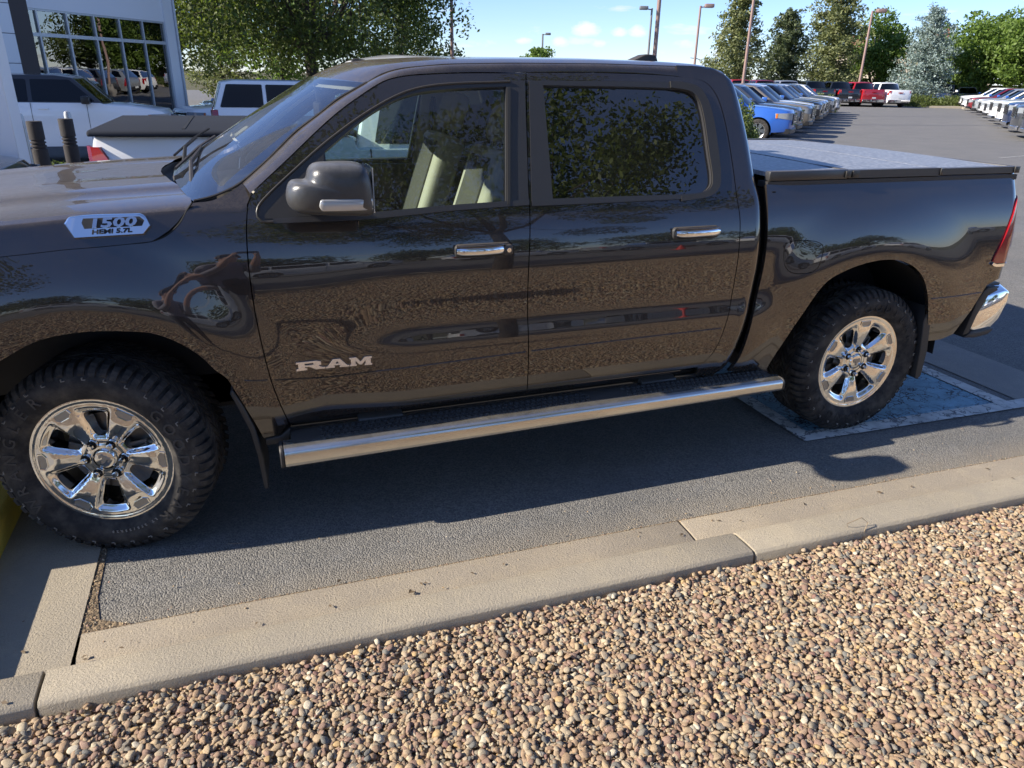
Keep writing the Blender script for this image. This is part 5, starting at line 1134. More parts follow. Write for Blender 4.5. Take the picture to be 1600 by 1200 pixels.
    # glass set proud of the greenhouse by a few mm
    def screen(nm, p, q, e0, e1, dx):
        rows = []
        for v_ in np.linspace(.06, .92, 5):
            a = (p[0] + (q[0] - p[0]) * v_, p[1] + (q[1] - p[1]) * v_); rows.append([(X(a[0]) + dx * .10 * (1 - t * t) * (1.25 if dx > 0 else .6) + dx * .012, t * (Wg(*a) - .07), a[1] + .012 + .035 * v_ * (1 - t * t)) for t in np.linspace(-1, 1, 9)])
        r2 = np.array(rows); n2 = r2.shape[1]; pyd(nm, r2.reshape(-1, 3), [(i * n2 + j, i * n2 + j + 1, (i + 1) * n2 + j + 1, (i + 1) * n2 + j) for i in range(r2.shape[0] - 1) for j in range(n2 - 1)], [tint], root, True)
    screen('windshield', gh[0], gh[1], 0, 0, 1); screen('rear_window', gh[5], gh[4], 0, 0, -1)
    zb, zu = belt + .035, zt - .085
    def fr(z, side):  # x of the front/rear greenhouse edge at height z
        if side: t = (z - gh[0][1]) / (gh[1][1] - gh[0][1]); return gh[0][0] + (gh[1][0] - gh[0][0]) * t
        t = (z - gh[5][1]) / (gh[4][1] - gh[5][1]); return gh[5][0] + (gh[4][0] - gh[5][0]) * t
    posts = sp['posts']; edges = [('f', None)] + [('p', s_) for s_ in posts] + [('r', None)]
    for i in range(len(edges) - 1):
        def ex(e_, z, sgn):
            if e_[0] == 'f': return fr(z, 1) + .10 + .12 * (z - belt) * 0
            if e_[0] == 'r': return fr(z, 0) - .12
            return e_[1] + sgn * .045
        for s_ in (-1, 1):
            q = [(ex(edges[i], zb, 1), zb), (ex(edges[i], zu, 1), zu), (ex(edges[i + 1], zu, -1), zu), (ex(edges[i + 1], zb, -1), zb)]
            q = [((a[0] * (1 - w5) + b[0] * w5), (a[1] * (1 - w5) + b[1] * w5)) for k_ in range(4) for a, b, w5 in ((q[k_], q[k_ - 1], .10), (q[k_], q[k_ - 1], .03), (q[k_], q[(k_ + 1) % 4], .03), (q[k_], q[(k_ + 1) % 4], .10))]
            pyd('side_window', [(X(p[0]), s_ * (Wg(p[0], p[1]) + .006), p[1]) for p in q], [tuple(range(len(q))) if s_ < 0 else tuple(range(len(q)))[::-1]], [tint], root)
    # lamps, grille, bumpers, mirrors, wheels
    hz0, hz1 = nose - .28, nose - .07
    for s_ in (-1, 1):
        mb = MB(); pts = []
        for k in range(6):
            t = k / 5; s2 = .0 + .42 * t ** 1.6; y_ = s_ * (float(Wf(s2, nose - .2)) + .008 if t > .25 else hw * .70 + (float(Wf(.05, .8)) - hw * .70) * t / .25 * 1.0); xb = X(s2) + (.10 * (1 - (y_ / hw) ** 2) + .018 if t <= .25 else .006); pts.append((xb, y_, t))
        mb.loft([[(x, y, hz0 + .06 * t), (x, y, hz1 - .02 * t), (x - .03, y - s_ * .02, hz1 - .02 * t), (x - .03, y - s_ * .02, hz0 + .06 * t)] for x, y, t in pts]); hl_ = mb.go('headlight', HLL, root)
        mb = MB(); x, y, t = pts[-1]; x2, y2, t2 = pts[-2]; mb.box(min(x, x2), min(x, x2) + .05, min(y, y2), min(y, y2) + .03, hz0 + .05, hz1 - .03); mb.go('side_marker', AMB, hl_)
        tz0, tz1 = (tail - .40, tail - .06) if bed_ else (belt - .44, belt - .03)
        mb = MB(); 
        mb.loft([[(X(s2), s_ * yy, z) for s2, yy in ((Lc - .17 - (.05 - .14 * ((z - tz0) / (tz1 - tz0)) ** 1.6) * bool(bed_), float(Wf(Lc - .17, z)) + .008), (Lc - .03, float(Wf(Lc - .03, z)) + .010), (Lc + .012, hw * .78), (Lc - .05, hw * .78), (Lc - .2, hw * .8))] for z in np.linspace(tz0, tz1, 6)]); mb.go('taillight', REDL, root)
        mb = MB(); mb.box(X(ax + .42), X(ax + .24), s_ * (hw - .02), s_ * (hw + .20), belt - .02, belt + .16); mb.bevel(.03, 2); mb.go('mirror', GRL if roofpaint else paint, root)
        for dh in sp['handles']:
            mb = MB(); yy = float(Wf(dh, belt - .13)); mb.box(X(dh + .10), X(dh - .10), s_ * (yy - .01), s_ * (yy + .028), belt - .15, belt - .115); mb.bevel(.008); mb.go('door_handle', paint, root)
        if detail:
            for sx in sp['seams']:
                mb = MB(); mb.tube([(X(sx + .0), s_ * (float(Wf(sx, z)) + .0005), z) for z in np.linspace(sill + .10, belt, 7)], .006, 4); mb.go('door_gap', GAP, root)
    mb = MB(); mb.loft([[(X(.0) + .10 * (1 - (y / hw) ** 2) + .012, y, z) for z in (nose - .42, nose - .10)] + [(X(.05) + .06 * (1 - (y / hw) ** 2), y, z) for z in (nose - .10, nose - .42)] for y in np.linspace(-hw * .56, hw * .56, 9)]); gr = mb.go('grille', GRL, root)
    mb = MB()
    for z in (nose - .42, nose - .095): mb.tube([(X(0) + .10 * (1 - (y / hw) ** 2) + .016, y, z) for y in np.linspace(-hw * .58, hw * .58, 9)], .018, 6)
    for z in (nose - .34, nose - .26, nose - .18): mb.tube([(X(0) + .10 * (1 - (y / hw) ** 2) + .016, y, z) for y in np.linspace(-hw * .56, hw * .56, 9)], .010, 5)
    tag(mb.go('grille_bars', CHR, gr), kind='stuff')
    mb = MB(); mb.loft([[(X(.0) + .10 * (1 - (y / hw) ** 2) + .02, y, z) for z in (sill + .0, sill + .13)] + [(X(.12) + .02, y, z) for z in (sill + .15, sill - .02)] for y in np.linspace(-hw * .86, hw * .86, 9)]); mb.bevel(.01, 1); mb.go('front_bumper', CHR if sp.get('chrome') else GRL, root)
    mb = MB(); mb.loft([[(X(Lc) - .05 * (1 - (y / hw) ** 2) - .035, y, z) for z in (sill + .10, sill + .30)] + [(X(Lc - .12), y, z) for z in (sill + .30, sill + .08)] for y in np.linspace(-hw * .92, hw * .92, 7)]); mb.bevel(.01, 1); mb.go('rear_bumper', CHR if sp.get('chrome') else GRL, root)
    mb = MB(); mb.box(X(Lc) - .105, X(Lc) - .095, -.16, .16, tail - .62 if not bed_ else tail - .70, tail - .50 if not bed_ else tail - .58); mb.go('number_plate', PLATE, root)
    mb = MB(); mb.box(X(Lc - .3), X(.3), -hw + .22, hw - .22, sill - .02, tr + .34); mb.box(X(Lc - .05), X(.05), -hw + .14, hw - .14, sill + .0, sill + .10); mb.go('underbody', GAP, root)
    if bed_:
        text_obj('tailgate_lettering', 'GMC', .16, REDL, root, basis((X(Lc) - .065, 0, bed_ - .22), (0, -1, 0), (0, 0, 1)), .01, .004, 1.2)
    for c_ in (fo_, fo_ + wb_):
        for s_ in (-1, 1):
            mb = MB(); pf = [(tr * .64, .02), (tr * .70, -.01), (tr * .86, -.016), (tr * .97, .0), (tr, .04), (tr, .20), (tr * .95, .23), (tr * .64, .22)]
            mb.lathe([(r_, h) for r_, h in pf], 28); ty_ = mb.go('wheel', RUB, root, 40)
            mb = MB(); mb.lathe([(tr * .64, .03), (tr * .60, .06), (.04, .075)], 20, mi=1)
            ns = sp.get('spokes', 5)
            for k in range(ns):
                a = 2 * math.pi * k / ns; m4 = Matrix.Rotation(a, 4, 'Y')
                for da in (-.16, .16): mb.box(.03, tr * .62, .02, .05, -.028, .028, mat=Matrix.Rotation(a + da, 4, 'Y'))
            mb.lathe([(tr * .66, .0), (tr * .60, .012), (tr * .60, .04)], 24); mb.lathe([(.0005, .012), (.06, .016), (.07, .04)], 12); mb.go('rim', [rim, GRL], ty_, 40)
            ty_.location = (X(c_), s_ * (hw - .015), tr); ty_.rotation_euler = (0, 0, 0 if s_ < 0 else math.pi)
    return root
def setcol(o, paint, roof=None):
    for ch in o.children:
        if ch.name.startswith('body'): ch.material_slots[0].material = paint
        if ch.name.startswith('roof'): ch.material_slots[0].material = roof or paint
def put(o, nx_, ny_, az, Lc, z=None):
    """stand the vehicle so that its nose is at (nx, ny), heading az degrees"""
    a = R(az); x = nx_ - math.cos(a) * Lc / 2; y = ny_ - math.sin(a) * Lc / 2; o.location = (x, y, float(zg(x, y)) if z is None else z); o.rotation_euler = (0, 0, a)
SUV = dict(name='parked_suv', L=4.75, W=1.90, H=1.70, belt=1.10, hood=1.07, nose=.98, ax=1.32, rf=2.15, rr=4.30, rb=4.62, tr=.36, fo=.92, wb=2.82, posts=(2.55, 3.55), handles=(2.35, 3.35), seams=(1.55, 2.56, 3.5), spokes=6)
BIG = dict(name='parked_suv', L=5.35, W=2.04, H=1.94, belt=1.24, hood=1.20, nose=1.12, ax=1.42, rf=2.10, rr=5.02, rb=5.26, tr=.40, fo=.98, wb=3.07, posts=(2.65, 3.98), handles=(2.5, 3.8), seams=(1.6, 2.68, 3.95), chrome=1)
PU = dict(name='pickup_truck', L=5.85, W=2.05, H=1.93, belt=1.27, hood=1.24, nose=1.16, ax=1.50, rf=2.25, rr=3.85, rb=4.02, tr=.42, fo=.96, wb=3.67, posts=(2.85,), handles=(2.7, 3.72), seams=(1.72, 2.88, 3.92), bed=1.36, chrome=1, sq=1)
BOX = dict(name='parked_suv', L=5.0, W=2.1, H=1.98, belt=1.38, hood=1.34, nose=1.22, ax=1.36, rf=1.95, rr=4.6, rb=4.85, tr=.44, fo=.82, wb=3.45, posts=(2.85, 3.95), handles=(2.60, 3.75), seams=(1.7, 2.85, 3.8), sq=1, sill=.42)
SED = dict(name='parked_car', L=4.5, W=1.82, H=1.45, belt=.95, hood=.90, nose=.80, ax=1.35, rf=2.1, rr=3.5, rb=4.15, tr=.33, fo=.88, wb=2.7, posts=(2.5, 3.3), handles=(2.35, 3.2), seams=(1.5, 2.5), spokes=5)
# left row, noses to the right
suv = vehicle(SUV, CP['blue'], rim=RIMS); big = vehicle(BIG, CP['white']); pu = vehicle(PU, CP['white'])
row = [('blue', suv, 'bright blue suv nearest in the left row, nose past the shrub'), ('grey', suv, 'dark grey suv parked just behind the blue one'), ('gold', suv, 'champagne grey suv third from the front of the left row'), ('white', suv, 'brightest white suv in the middle of the left row'),
       ('black', suv, 'black suv directly behind the brightest white suv of the left row'), ('silver', suv, 'silver suv sixth in the left row'), ('white', suv, 'smaller white suv seventh in the left row'), ('grey', suv, 'grey suv eighth in the left row'), ('silver', suv, 'silver suv second to last in the left row'), ('white', suv, 'white suv at the far end of the left row')]
used = set()
for k, (c_, proto, lab) in enumerate(row):
    o = proto if proto not in used else copy_tree(proto); used.add(proto); sp = SUV if proto is suv else BIG
    p = nose0 + U1 * (2.86 * k); dn = .25 if proto is big else rnd.uniform(-.15, .12)
    put(o, p.x + D1.x * dn, p.y + D1.y * dn, -45, sp['L']); setcol(o, CP[c_]); tag(o, lab, 'suv', 'vehicles in the left row')
# right row, noses to the left
rr_ = [((30.81, 19.81), 'navy', 'pu', 'dark blue pickup nearest in the right row with a broad chrome grille'), ((31.92, 21.16), 'grey', 'pu', 'grey pickup second from the right edge in the right row'), ((34.83, 23.87), 'navy', 'pu', 'navy pickup third in the right row, before the white ones'), ((37.28, 26.18), 'white', 'pu', 'white pickup right behind the navy ones in the right row'),
       ((40.05, 28.89), 'white', 'big', 'white suv fifth in the right row'), ((42.72, 31.42), 'white', 'suv', 'lower white suv sixth in the right row'), ((45.77, 34.35), 'white', 'suv', 'white suv seventh in the right row'), ((49.34, 37.80), 'silver', 'suv', 'silver suv beside the red one in the right row'), ((52.3, 40.79), 'dred', 'suv', 'dark red suv near the far end of the right row'), ((55.7, 44.2), 'white', 'suv', 'white suv between the red suv and the end of the right row'), ((60.5, 48.6), 'white', 'suv', 'white suv at the far end of the right row')]
for ir_, (p, c_, kd, lab) in enumerate(rr_):
    q_ = .90 + .01 * ir_; p = (CAM[0] + (p[0] - CAM[0]) * q_, CAM[1] + (p[1] - CAM[1]) * q_)
    proto = dict(pu=pu, big=big, suv=suv)[kd]; sp = dict(pu=PU, big=BIG, suv=SUV)[kd]
    o = proto if proto not in used else copy_tree(proto); used.add(proto); put(o, p[0], p[1], 135, sp['L']); setcol(o, CP[c_]); tag(o, lab, 'pickup truck' if kd == 'pu' else 'suv', 'vehicles in the right row')
# back row of pickups, tails towards us
for (x, y), c_, lab in (((53.19, 48.16), 'white', 'white pickup at the right end of the back row'), ((51.14, 48.91), 'red', 'bright red pickup second from the right in the back row'), ((49.29, 49.59), 'black', 'black pickup beside the bright red one in the back row'), ((47.28, 50.33), 'blkgrn', 'dark pickup fourth from the right in the back row'),
                        ((45.13, 51.12), 'silver', 'silver pickup in the back row behind the left row'), ((43.23, 51.81), 'dred', 'dark red pickup in the back row left of the silver one'), ((41.27, 52.53), 'red', 'red pickup at the left end of the back row')):
    o = copy_tree(pu); a = R(74); put(o, x + math.cos(a) * PU['L'], y + math.sin(a) * PU['L'], 74, PU['L']); setcol(o, CP[c_]); tag(o, lab, 'pickup truck', 'pickups in the back row')
o = copy_tree(pu); put(o, 62.5, 53.2, 205, PU['L']); o.rotation_euler[2] = R(212); setcol(o, CP['grey']); tag(o, 'dark grey pickup facing us under the green tree', 'pickup truck')
o = copy_tree(suv); put(o, 66.5, 53.0, 225, SUV['L']); setcol(o, CP['silver']); tag(o, 'silver suv half hidden behind the end of the right row', 'suv')
# neighbour pickup beyond ours, facing right
nb = copy_tree(pu); nb.location = (-.345 + PU['L'] / 2, 2.95 + PU['W'] / 2, 0); nb.rotation_euler = (0, 0, 0); tag(nb, 'white pickup with black bed cover parked next to the brown truck', 'pickup truck'); nb['group'] = ''; del nb['group']; setcol(nb, CP['white'])
mb = MB(); hx = -PU['L'] / 2
for g_ in (0,):
    mb.loft([[(hx + s_, y, 1.372 + z) for y, z in ((-1.0, 0), (-.99, .028), (-.95, .038), (.95, .038), (.99, .028), (1.0, 0))] for s_ in (.03, .05, .9, 1.79, 1.80)]); mb.bevel(.012)
mb.go('bed_cover', VNL, nb)
mb = MB(); 
for x in (.62, 1.22): mb.box(hx + x, hx + x + .02, -.88, .88, 1.405, 1.4135)
mb.go('cover_seam', GAP, nb)
# tall white suv with black roof, left
hum = vehicle(BOX, CP['white'], CP['black'], rim=RIMD, tint=GL_C); put(hum, -.85, 18.8, 0, BOX['L'], -.35); tag(hum, 'tall white suv with black roof parked before the glass showroom', 'suv')
o = copy_tree(big); put(o, .12 + BIG['L'], 19.9, 0, BIG['L'], -.37); setcol(o, CP['white']); tag(o, 'white full size suv seen from its rear corner under the big tree', 'suv'); 
if 'group' in o: del o['group']
o = copy_tree(suv); put(o, -.95, 24.9, 205, SUV['L'], -.37); setcol(o, CP['white']); tag(o, 'white suv facing left between showroom corner and big white suv', 'suv')
if 'group' in o: del o['group']
o = copy_tree(suv); put(o, -.4, 31.5, 190, SUV['L'], -.37); setcol(o, CP['black']); tag(o, 'dark suv farthest back beside the showroom corner', 'suv')
if 'group' in o: del o['group']
sed = vehicle(SED, CP['black'], rim=RIMD); put(sed, -1.66, 6.9, 0, SED['L'], 0); tag(sed, 'black car nose with amber lamp at the left picture edge', 'car')
# cars across the road behind the photographer, mirrored in the door
for k, (x, c_, pr, sp) in enumerate(((-4, 'white', suv, SUV), (2.5, 'white', big, BIG), (9.5, 'white', suv, SUV), (15.6, 'silver', pu, PU), (22.5, 'white', big, BIG), (30, 'white', suv, SUV))):
    o = copy_tree(pr); o.location = (x, -22.5, 0); o.rotation_euler = (0, 0, 0); setcol(o, CP[c_]); tag(o, ['white suv across the road mirrored in the front fender', 'large white suv across the road mirrored in the front door', 'white suv across the road mirrored near the door gap', 'silver pickup across the road mirrored in the rear door', 'large white suv across the road mirrored at the rear handle', 'white suv across the road mirrored in the bed side'][k], 'pickup truck' if pr is pu else 'suv', 'vehicles across the road')
mb = MB(); mb.lathe([(.0005, .72), (.03, .72), (.16, .04), (.17, .03)], 20, 'z', (12.2, -15.5, 0)); mb.box(11.98, 12.42, -15.72, -15.28, 0, .035); tag(mb.go('traffic_cone', CONE), 'red orange traffic cone mirrored in the rear door', 'cone')
# ------------------------------------------------------------------ showroom
A0 = Vector((-1.33, 28.72, 0)); dv = Vector((-.551, -.834, 0)); nv = Vector((.834, -.551, 0))   # along the facade towards the left, and out of it
bl = empty('showroom', (A0.x, A0.y, -.38), math.atan2(dv.y, dv.x), 'white car showroom with tall glass front and brown column at upper left', 'building')
# local: x along facade (leftwards), +y out of the building (towards the lot)
def bb(nm, x0, x1, y0, y1, z0, z1, mat, par=bl, bv=0):
    mb = MB(); mb.box(x0, x1, y0, y1, z0, z1)
    if bv: mb.bevel(bv, 1)
    return mb.go(nm, mat, par, None)
bb('corner_column', -.62, .02, -.5, .12, 0, 8, WHW); bb('fascia', .02, 6.2, -.5, .06, 3.72, 8, WHW); 
bb('inner_wall', -.4, 14, -9.0, -8.9, 0, 8, CREAM); bb('roof_slab', -.6, 14, -9, -.52, 5.2, 5.4, WHW); bb('showroom_floor', -.4, 14, -8.9, -.06, 0, .05, CONC2)
PX = [.02, 1.13, 2.24, 3.35, 4.46, 5.57, 6.68]
for i, x in enumerate(PX): bb('mullion', x - .03, x + .03, -.08, .05, .05, 3.72, MUL)
for i in range(6):
    for (z0, z1) in ((.1, 2.98), (3.08, 3.66)): bb('pane', PX[i] + .03, PX[i + 1] - .03, -.02, 0, z0, z1, GL_B)
    for z in (.05, 2.98, 3.66): bb('transom', PX[i] + .03, PX[i + 1] - .03, -.07, .045, z, z + (.05 if z < .1 else .10 if z < 3 else .06), MUL)
bb('brown_column', 6.10, 6.80, -.2, .30, 0, 8, BRN)
z = 0
while z < 7.9:
    bb('cladding_panel', 6.82, 9.6, -.4, .42, z, z + .735, WHW, bv=.01); bb('cladding_panel', 9.62, 14, -.4, .42, z, z + .735, WHW, bv=.01); z += .75
bb('backing_wall', 6.83, 14, -.45, .39, 0, 7.9, GAP)
mb = MB(); mb.tube([(-.50, .16, 0), (-.50, .16, 8)], .05, 10); mb.go('downpipe', MUL, bl)
# sign pylon, bollards and pipes
mb = MB(); mb.box(-3.0, -1.80, 7.61, 8.1, -.05, 6.5); mb.bevel(.01, 1); tag(mb.go('white_pillar', WHW), 'plain white square pillar at the left picture edge behind the bonnet', 'pillar')
def bollard(x, y, lab):
    prof = [(.145, 0), (.145, .84)]
    for k in range(3): prof += [(.145, .845 + .045 * k), (.120, .850 + .045 * k), (.120, .868 + .045 * k), (.145, .873 + .045 * k)]
    prof += [(.145, 1.18), (.14, 1.19), (.0005, 1.19)]
    mb = MB(); rings = []
    mb.lathe([(r_, h) for r_, h in prof], 24, 'z'); o = mb.go('bollard', BOL, None, 40); o.location = (x, y, 0); o.scale = (.62, .62, .975); return tag(o, lab, 'bollard', 'brown bollards beside the pillar')
bollard(-1.75, 8.44, 'brown grooved bollard on the left, nearer the white pillar'); bollard(-1.49, 8.98, 'brown grooved bollard on the right, beside the white pickup tail')
for (x, y, lab) in ((-1.93, 8.62, 'thin grey steel pipe post left of the left bollard'), (-1.50, 9.25, 'thin grey steel pipe post peeking over the right bollard')):
    mb = MB(); mb.lathe([(.045, 0), (.045, 1.20), (.035, 1.235), (.0005, 1.25)], 14, 'z'); o = mb.go('pipe_post', GALV, None, 40); o.location = (x, y, 0); tag(o, lab, 'post', 'steel pipe posts')
# ------------------------------------------------------------------ lamp posts
def post(x, y, h, r_, mat, lab, hd=None, arm=1, group='parking lot lamp posts'):
    o = empty('lamp_post', (x, y, 0), 0, lab, 'lamp post', group)
    mb = MB(); mb.tube([(0, 0, -.4), (0, 0, h)], [r_, r_ * .75], 10); mb.go('pole', mat, o, 40)
    mb = MB(); mb.lathe([(r_ * 2.4, 0), (r_ * 2.4, .7), (r_ * 2.2, .75), (.0005, .75)], 14, 'z'); mb.go('pole_base', CONC2, o, 40)
    dx, dy = math.cos(.35) * arm, -math.sin(.35) * arm
    mb = MB(); mb.tube([(0, 0, h - .12), (dx * .5, dy * .5, h - .06)], .05, 6); mb.go('arm', mat, o)
    mb = MB(); mb.box(-.38, .38, -.3, .3, -.14, .16, mat=Matrix.Translation((dx * .75, dy * .75, h)) @ Matrix.Rotation(-.35, 4, 'Z')); mb.bevel(.06, 2); mb.go('lamp_head', mat, o, 40)
    return o
post(10.73, 33.9, 10.5, .085, POLE, 'slim reddish lamp post rising behind the cab roof front'); post(17.69, 27.09, 10.5, .095, POLE, 'thickest reddish lamp post rising behind the rear of the cab')
post(37.7, 63.4, 7.75, .12, POLEG, 'grey lamp post with a small head beside the thick one', arm=-1); post(39.6, 58.4, 7.7, .12, POLE, 'reddish lamp post with box head left of the pines'); post(28.02, 35.02, 10.5, .09, POLE, 'tall reddish lamp post standing over the left row')
post(53.5, 53.3, 7.6, .12, POLE, 'reddish lamp post with box head in front of the right pine'); post(43.3, 104, 7.4, .16, POLEG, 'distant grey lamp post alone above the cab roof')
mb = MB(); mb.tube([(84.4, 126.2, 0), (84.4, 126.2, 4.6), (84.2, 126.3, 5.2), (83.4, 126.6, 5.5), (82.2, 127, 5.6)], [.14, .1, .08, .07, .06], 8); tag(mb.go('street_light', POLEG), 'small curved street light far away left of the first pine', 'street light')
# ------------------------------------------------------------------ trees
def leaves(n, pos, size, asp=.55, flat_=.0):
    """n leaf quads at the given positions"""
    d = rg.normal(size=(n, 3)); d[:, 2] = d[:, 2] * (1 - flat_) ; d /= np.linalg.norm(d, axis=1)[:, None]; e = rg.normal(size=(n, 3)); e -= (e * d).sum(1)[:, None] * d; e /= np.linalg.norm(e, axis=1)[:, None]
    s_ = size * rg.uniform(.6, 1.3, n)[:, None]; a = pos - d * s_ * .5; b = pos + e * s_ * asp * .5; c = pos + d * s_ * .5; f = pos - e * s_ * asp * .5
    V_ = np.stack([a, b, c, f], 1).reshape(-1, 3); return V_
def quadmesh(name, V_, mat, parent=None):
    n = len(V_) // 4; me = bpy.data.meshes.new(name); me.vertices.add(4 * n); me.vertices.foreach_set('co', V_.astype(np.float32).ravel()); me.loops.add(4 * n); me.loops.foreach_set('vertex_index', np.arange(4 * n, dtype=np.int32)); me.polygons.add(n)
    me.polygons.foreach_set('loop_start', np.arange(0, 4 * n, 4, dtype=np.int32)); me.update(calc_edges=True); return link(name, me, parent, [mat])
def tree(name, x, y, h, rad, mat, lab, cat='tree', nleaf=9000, ls=.16, base=.25, clumps=70, trunk=.16, seed=0, group=None, z=None, elong=1.0, gap=.55, fork=5):
    r1 = np.random.default_rng(seed + 100); o = empty(name, (x, y, float(zg(x, y)) if z is None else z), 0, lab, cat, group)
    c0 = np.array([0, 0, h * (base + (1 - base) * .52)]); hz_ = h * (1 - base) * .52
    cl = []
    while len(cl) < clumps:
        p = r1.uniform(-1, 1, 3); q = np.linalg.norm(p)
        if q > 1 or q < .35: continue
        prof_ = 1.0 - .35 * max(0, p[2]) * (elong > 1.2); cl.append(c0 + p * [rad * prof_, rad * prof_, hz_] * r1.uniform(.85, 1.05))
    cl = np.array(cl); mb = MB(); ht = h * (base + .08)
    mb.tube([(0, 0, -.1), (.02 * h * .3, 0, ht * .5), (0, .02 * h * .2, ht)], [trunk * 1.25, trunk, trunk * .85], 9); top = Vector((0, 0, ht)); forks = []
    for k in range(fork):
        a = 2 * math.pi * k / fork + r1.uniform(-.4, .4); q = top + Vector((math.cos(a) * rad * .35, math.sin(a) * rad * .35, (h - ht) * r1.uniform(.25, .5))); m_ = top.lerp(q, .5) + Vector((0, 0, -.05 * h)); mb.tube([top, m_, q], [trunk * .6, trunk * .45, trunk * .28], 6); forks.append(q)
    q = Vector((0, 0, h * .8)); mb.tube([top, q], [trunk * .7, trunk * .15], 6); forks.append(q.lerp(top, .4))
    for c in cl:
        c = Vector(c); f_ = min(forks, key=lambda v_: (v_ - c).length); m_ = f_.lerp(c, .5) + Vector((0, 0, .03 * h * r1.uniform(-1, 1))); mb.tube([f_, m_, c], [trunk * .2, trunk * .12, trunk * .05], 4, cap=False)
    mb.go('trunk', BARK, o, 60)
    w_ = r1.integers(0, len(cl), nleaf); sz = r1.uniform(.20, .36, len(cl)) * rad * gap / .55 * (70 / clumps) ** .33
    d = r1.normal(size=(nleaf, 3)); d /= np.linalg.norm(d, axis=1)[:, None]; rr2 = r1.uniform(.25, 1, nleaf) ** .6; pos = cl[w_] + d * (rr2 * sz[w_])[:, None] * [1.15, 1.15, .72]
    crown = quadmesh('crown', leaves(nleaf, pos, ls), mat, o); return o
def conifer(name, x, y, h, rad, mat, lab, nl=9000, seed=0, ls=.20, rough=.5, base=.08, group=None, droop=.15, powr=.9):
    r1 = np.random.default_rng(seed + 500); o = empty(name, (x, y, float(zg(x, y))), 0, lab, 'tree', group); mb = MB(); mb.tube([(0, 0, 0), (0, 0, h * .5), (0, 0, h)], [h * .018, h * .012, .01], 8)
    P_ = []; nb_ = 95
    for k in range(nb_):
        t = base + (1 - base) * (k / nb_) ** .95; z = h * t; L_ = rad * (1 - t) ** powr * r1.uniform(1 - rough, 1.12) + .12; 
        if t < base + .12: L_ *= .55 + 3 * (t - base)
        a = k * 2.399 + r1.uniform(-.3, .3); dz = L_ * (r1.uniform(.05, .35) - droop * (1 - t)); tip = Vector((math.cos(a) * L_, math.sin(a) * L_, z + dz)); mb.tube([(0, 0, z), tip], [.03, .008], 3, cap=False)
        n_ = int(nl / nb_ * (.3 + 1.4 * L_ / rad)); s_ = r1.uniform(.12, 1, n_) ** .7; wid = .07 * rad + .10 * L_ * (1 - s_ * .4); ntf = max(3, int(5 * L_ / rad * 2)); tf = r1.normal(size=(ntf, 3)) * [.10, .10, .06] * rad; ti = r1.integers(0, ntf, n_); s_ = (ti + .9) / ntf * .85 + r1.uniform(0, .15, n_)
        P_.append(np.stack([np.cos(a) * L_ * s_, np.sin(a) * L_ * s_, z + dz * s_], 1) + tf[ti] + r1.normal(size=(n_, 3)) * wid[:, None] * [.55, .55, .40])
    mb.go('trunk', BARK, o, 60); P_ = np.concatenate(P_); quadmesh('crown', leaves(len(P_), P_, ls, .42, .2), mat, o); return o
tree('elm_tree', 4.2, 34.2, 12.5, 7.6, LEAF, 'big leafy tree behind the white suv, filling the upper left sky', nleaf=75000, ls=.19, base=.17, clumps=240, trunk=.27, seed=3, gap=.50, fork=7)
tree('elm_tree', -2.6, 44, 9.5, 4.2, LEAF, 'darker tree seen between showroom corner and the big leafy tree', nleaf=9000, ls=.26, base=.15, clumps=60, trunk=.2, seed=4)
tree('elm_tree', 4.5, 58, 9.0, 5.5, LEAF2, 'yellow green tree behind the trunk of the big leafy tree', nleaf=9000, ls=.34, base=.1, clumps=60, trunk=.2, seed=5)
tree('elm_tree', 14, 62, 8.6, 5.0, LEAF, 'round tree low behind the right side of the big leafy tree', nleaf=8000, ls=.32, base=.1, clumps=60, trunk=.2, seed=6)
conifer('pine_tree', 0.26, 61, 8.5, 3.6, PINE, 'pale pine behind the white full size suv', nl=8000, seed=1, ls=.3)
conifer('pine_tree', 48.4, 64.8, 11.2, 4.0, PINE, 'tall pine just right of the cab corner', nl=15000, seed=2, ls=.34, rough=.45, powr=.75); conifer('pine_tree', 56.06, 67.3, 8.6, 3.6, PINED, 'shorter dark pine between the two tall pines', nl=13000, seed=3, ls=.34, rough=.4, powr=.6)
conifer('pine_tree', 57.2, 61.6, 10.6, 4.4, PINE, 'tall broad pine standing right of the dark pine', nl=17000, seed=4, ls=.33, rough=.55, powr=.55, base=.14); tree('maple_tree', 64.8, 63.1, 8.0, 3.3, LEAF2, 'pointed bright green tree left of the blue spruce', nleaf=11000, ls=.34, base=.1, clumps=60, trunk=.18, seed=7, elong=1.4, gap=.6)
conifer('spruce_tree', 62.85, 55.27, 8.3, 3.9, SPRU, 'silvery blue spruce behind the back row', nl=20000, seed=5, ls=.24, rough=.3, powr=.85, base=.05)
tree('maple_tree', 73.4, 62.0, 7.0, 3.0, LEAF2, 'green tree directly behind the blue spruce', nleaf=8000, ls=.34, base=.1, clumps=50, trunk=.18, seed=8)
tree('maple_tree', 71.7, 56.3, 8.3, 4.6, LEAF2, 'broad bright green tree behind the dark grey pickup', nleaf=17000, ls=.34, base=.12, clumps=80, trunk=.2, seed=9); tree('maple_tree', 71.2, 50.4, 8.4, 4.6, LEAF2, 'large green tree at the right picture edge', nleaf=17000, ls=.34, base=.12, clumps=80, trunk=.2, seed=10)
tree('maple_tree', 77, 47, 8.2, 4.5, LEAF, 'dark green tree beyond the right edge of the lot', nleaf=9000, ls=.36, base=.12, clumps=60, trunk=.2, seed=11)
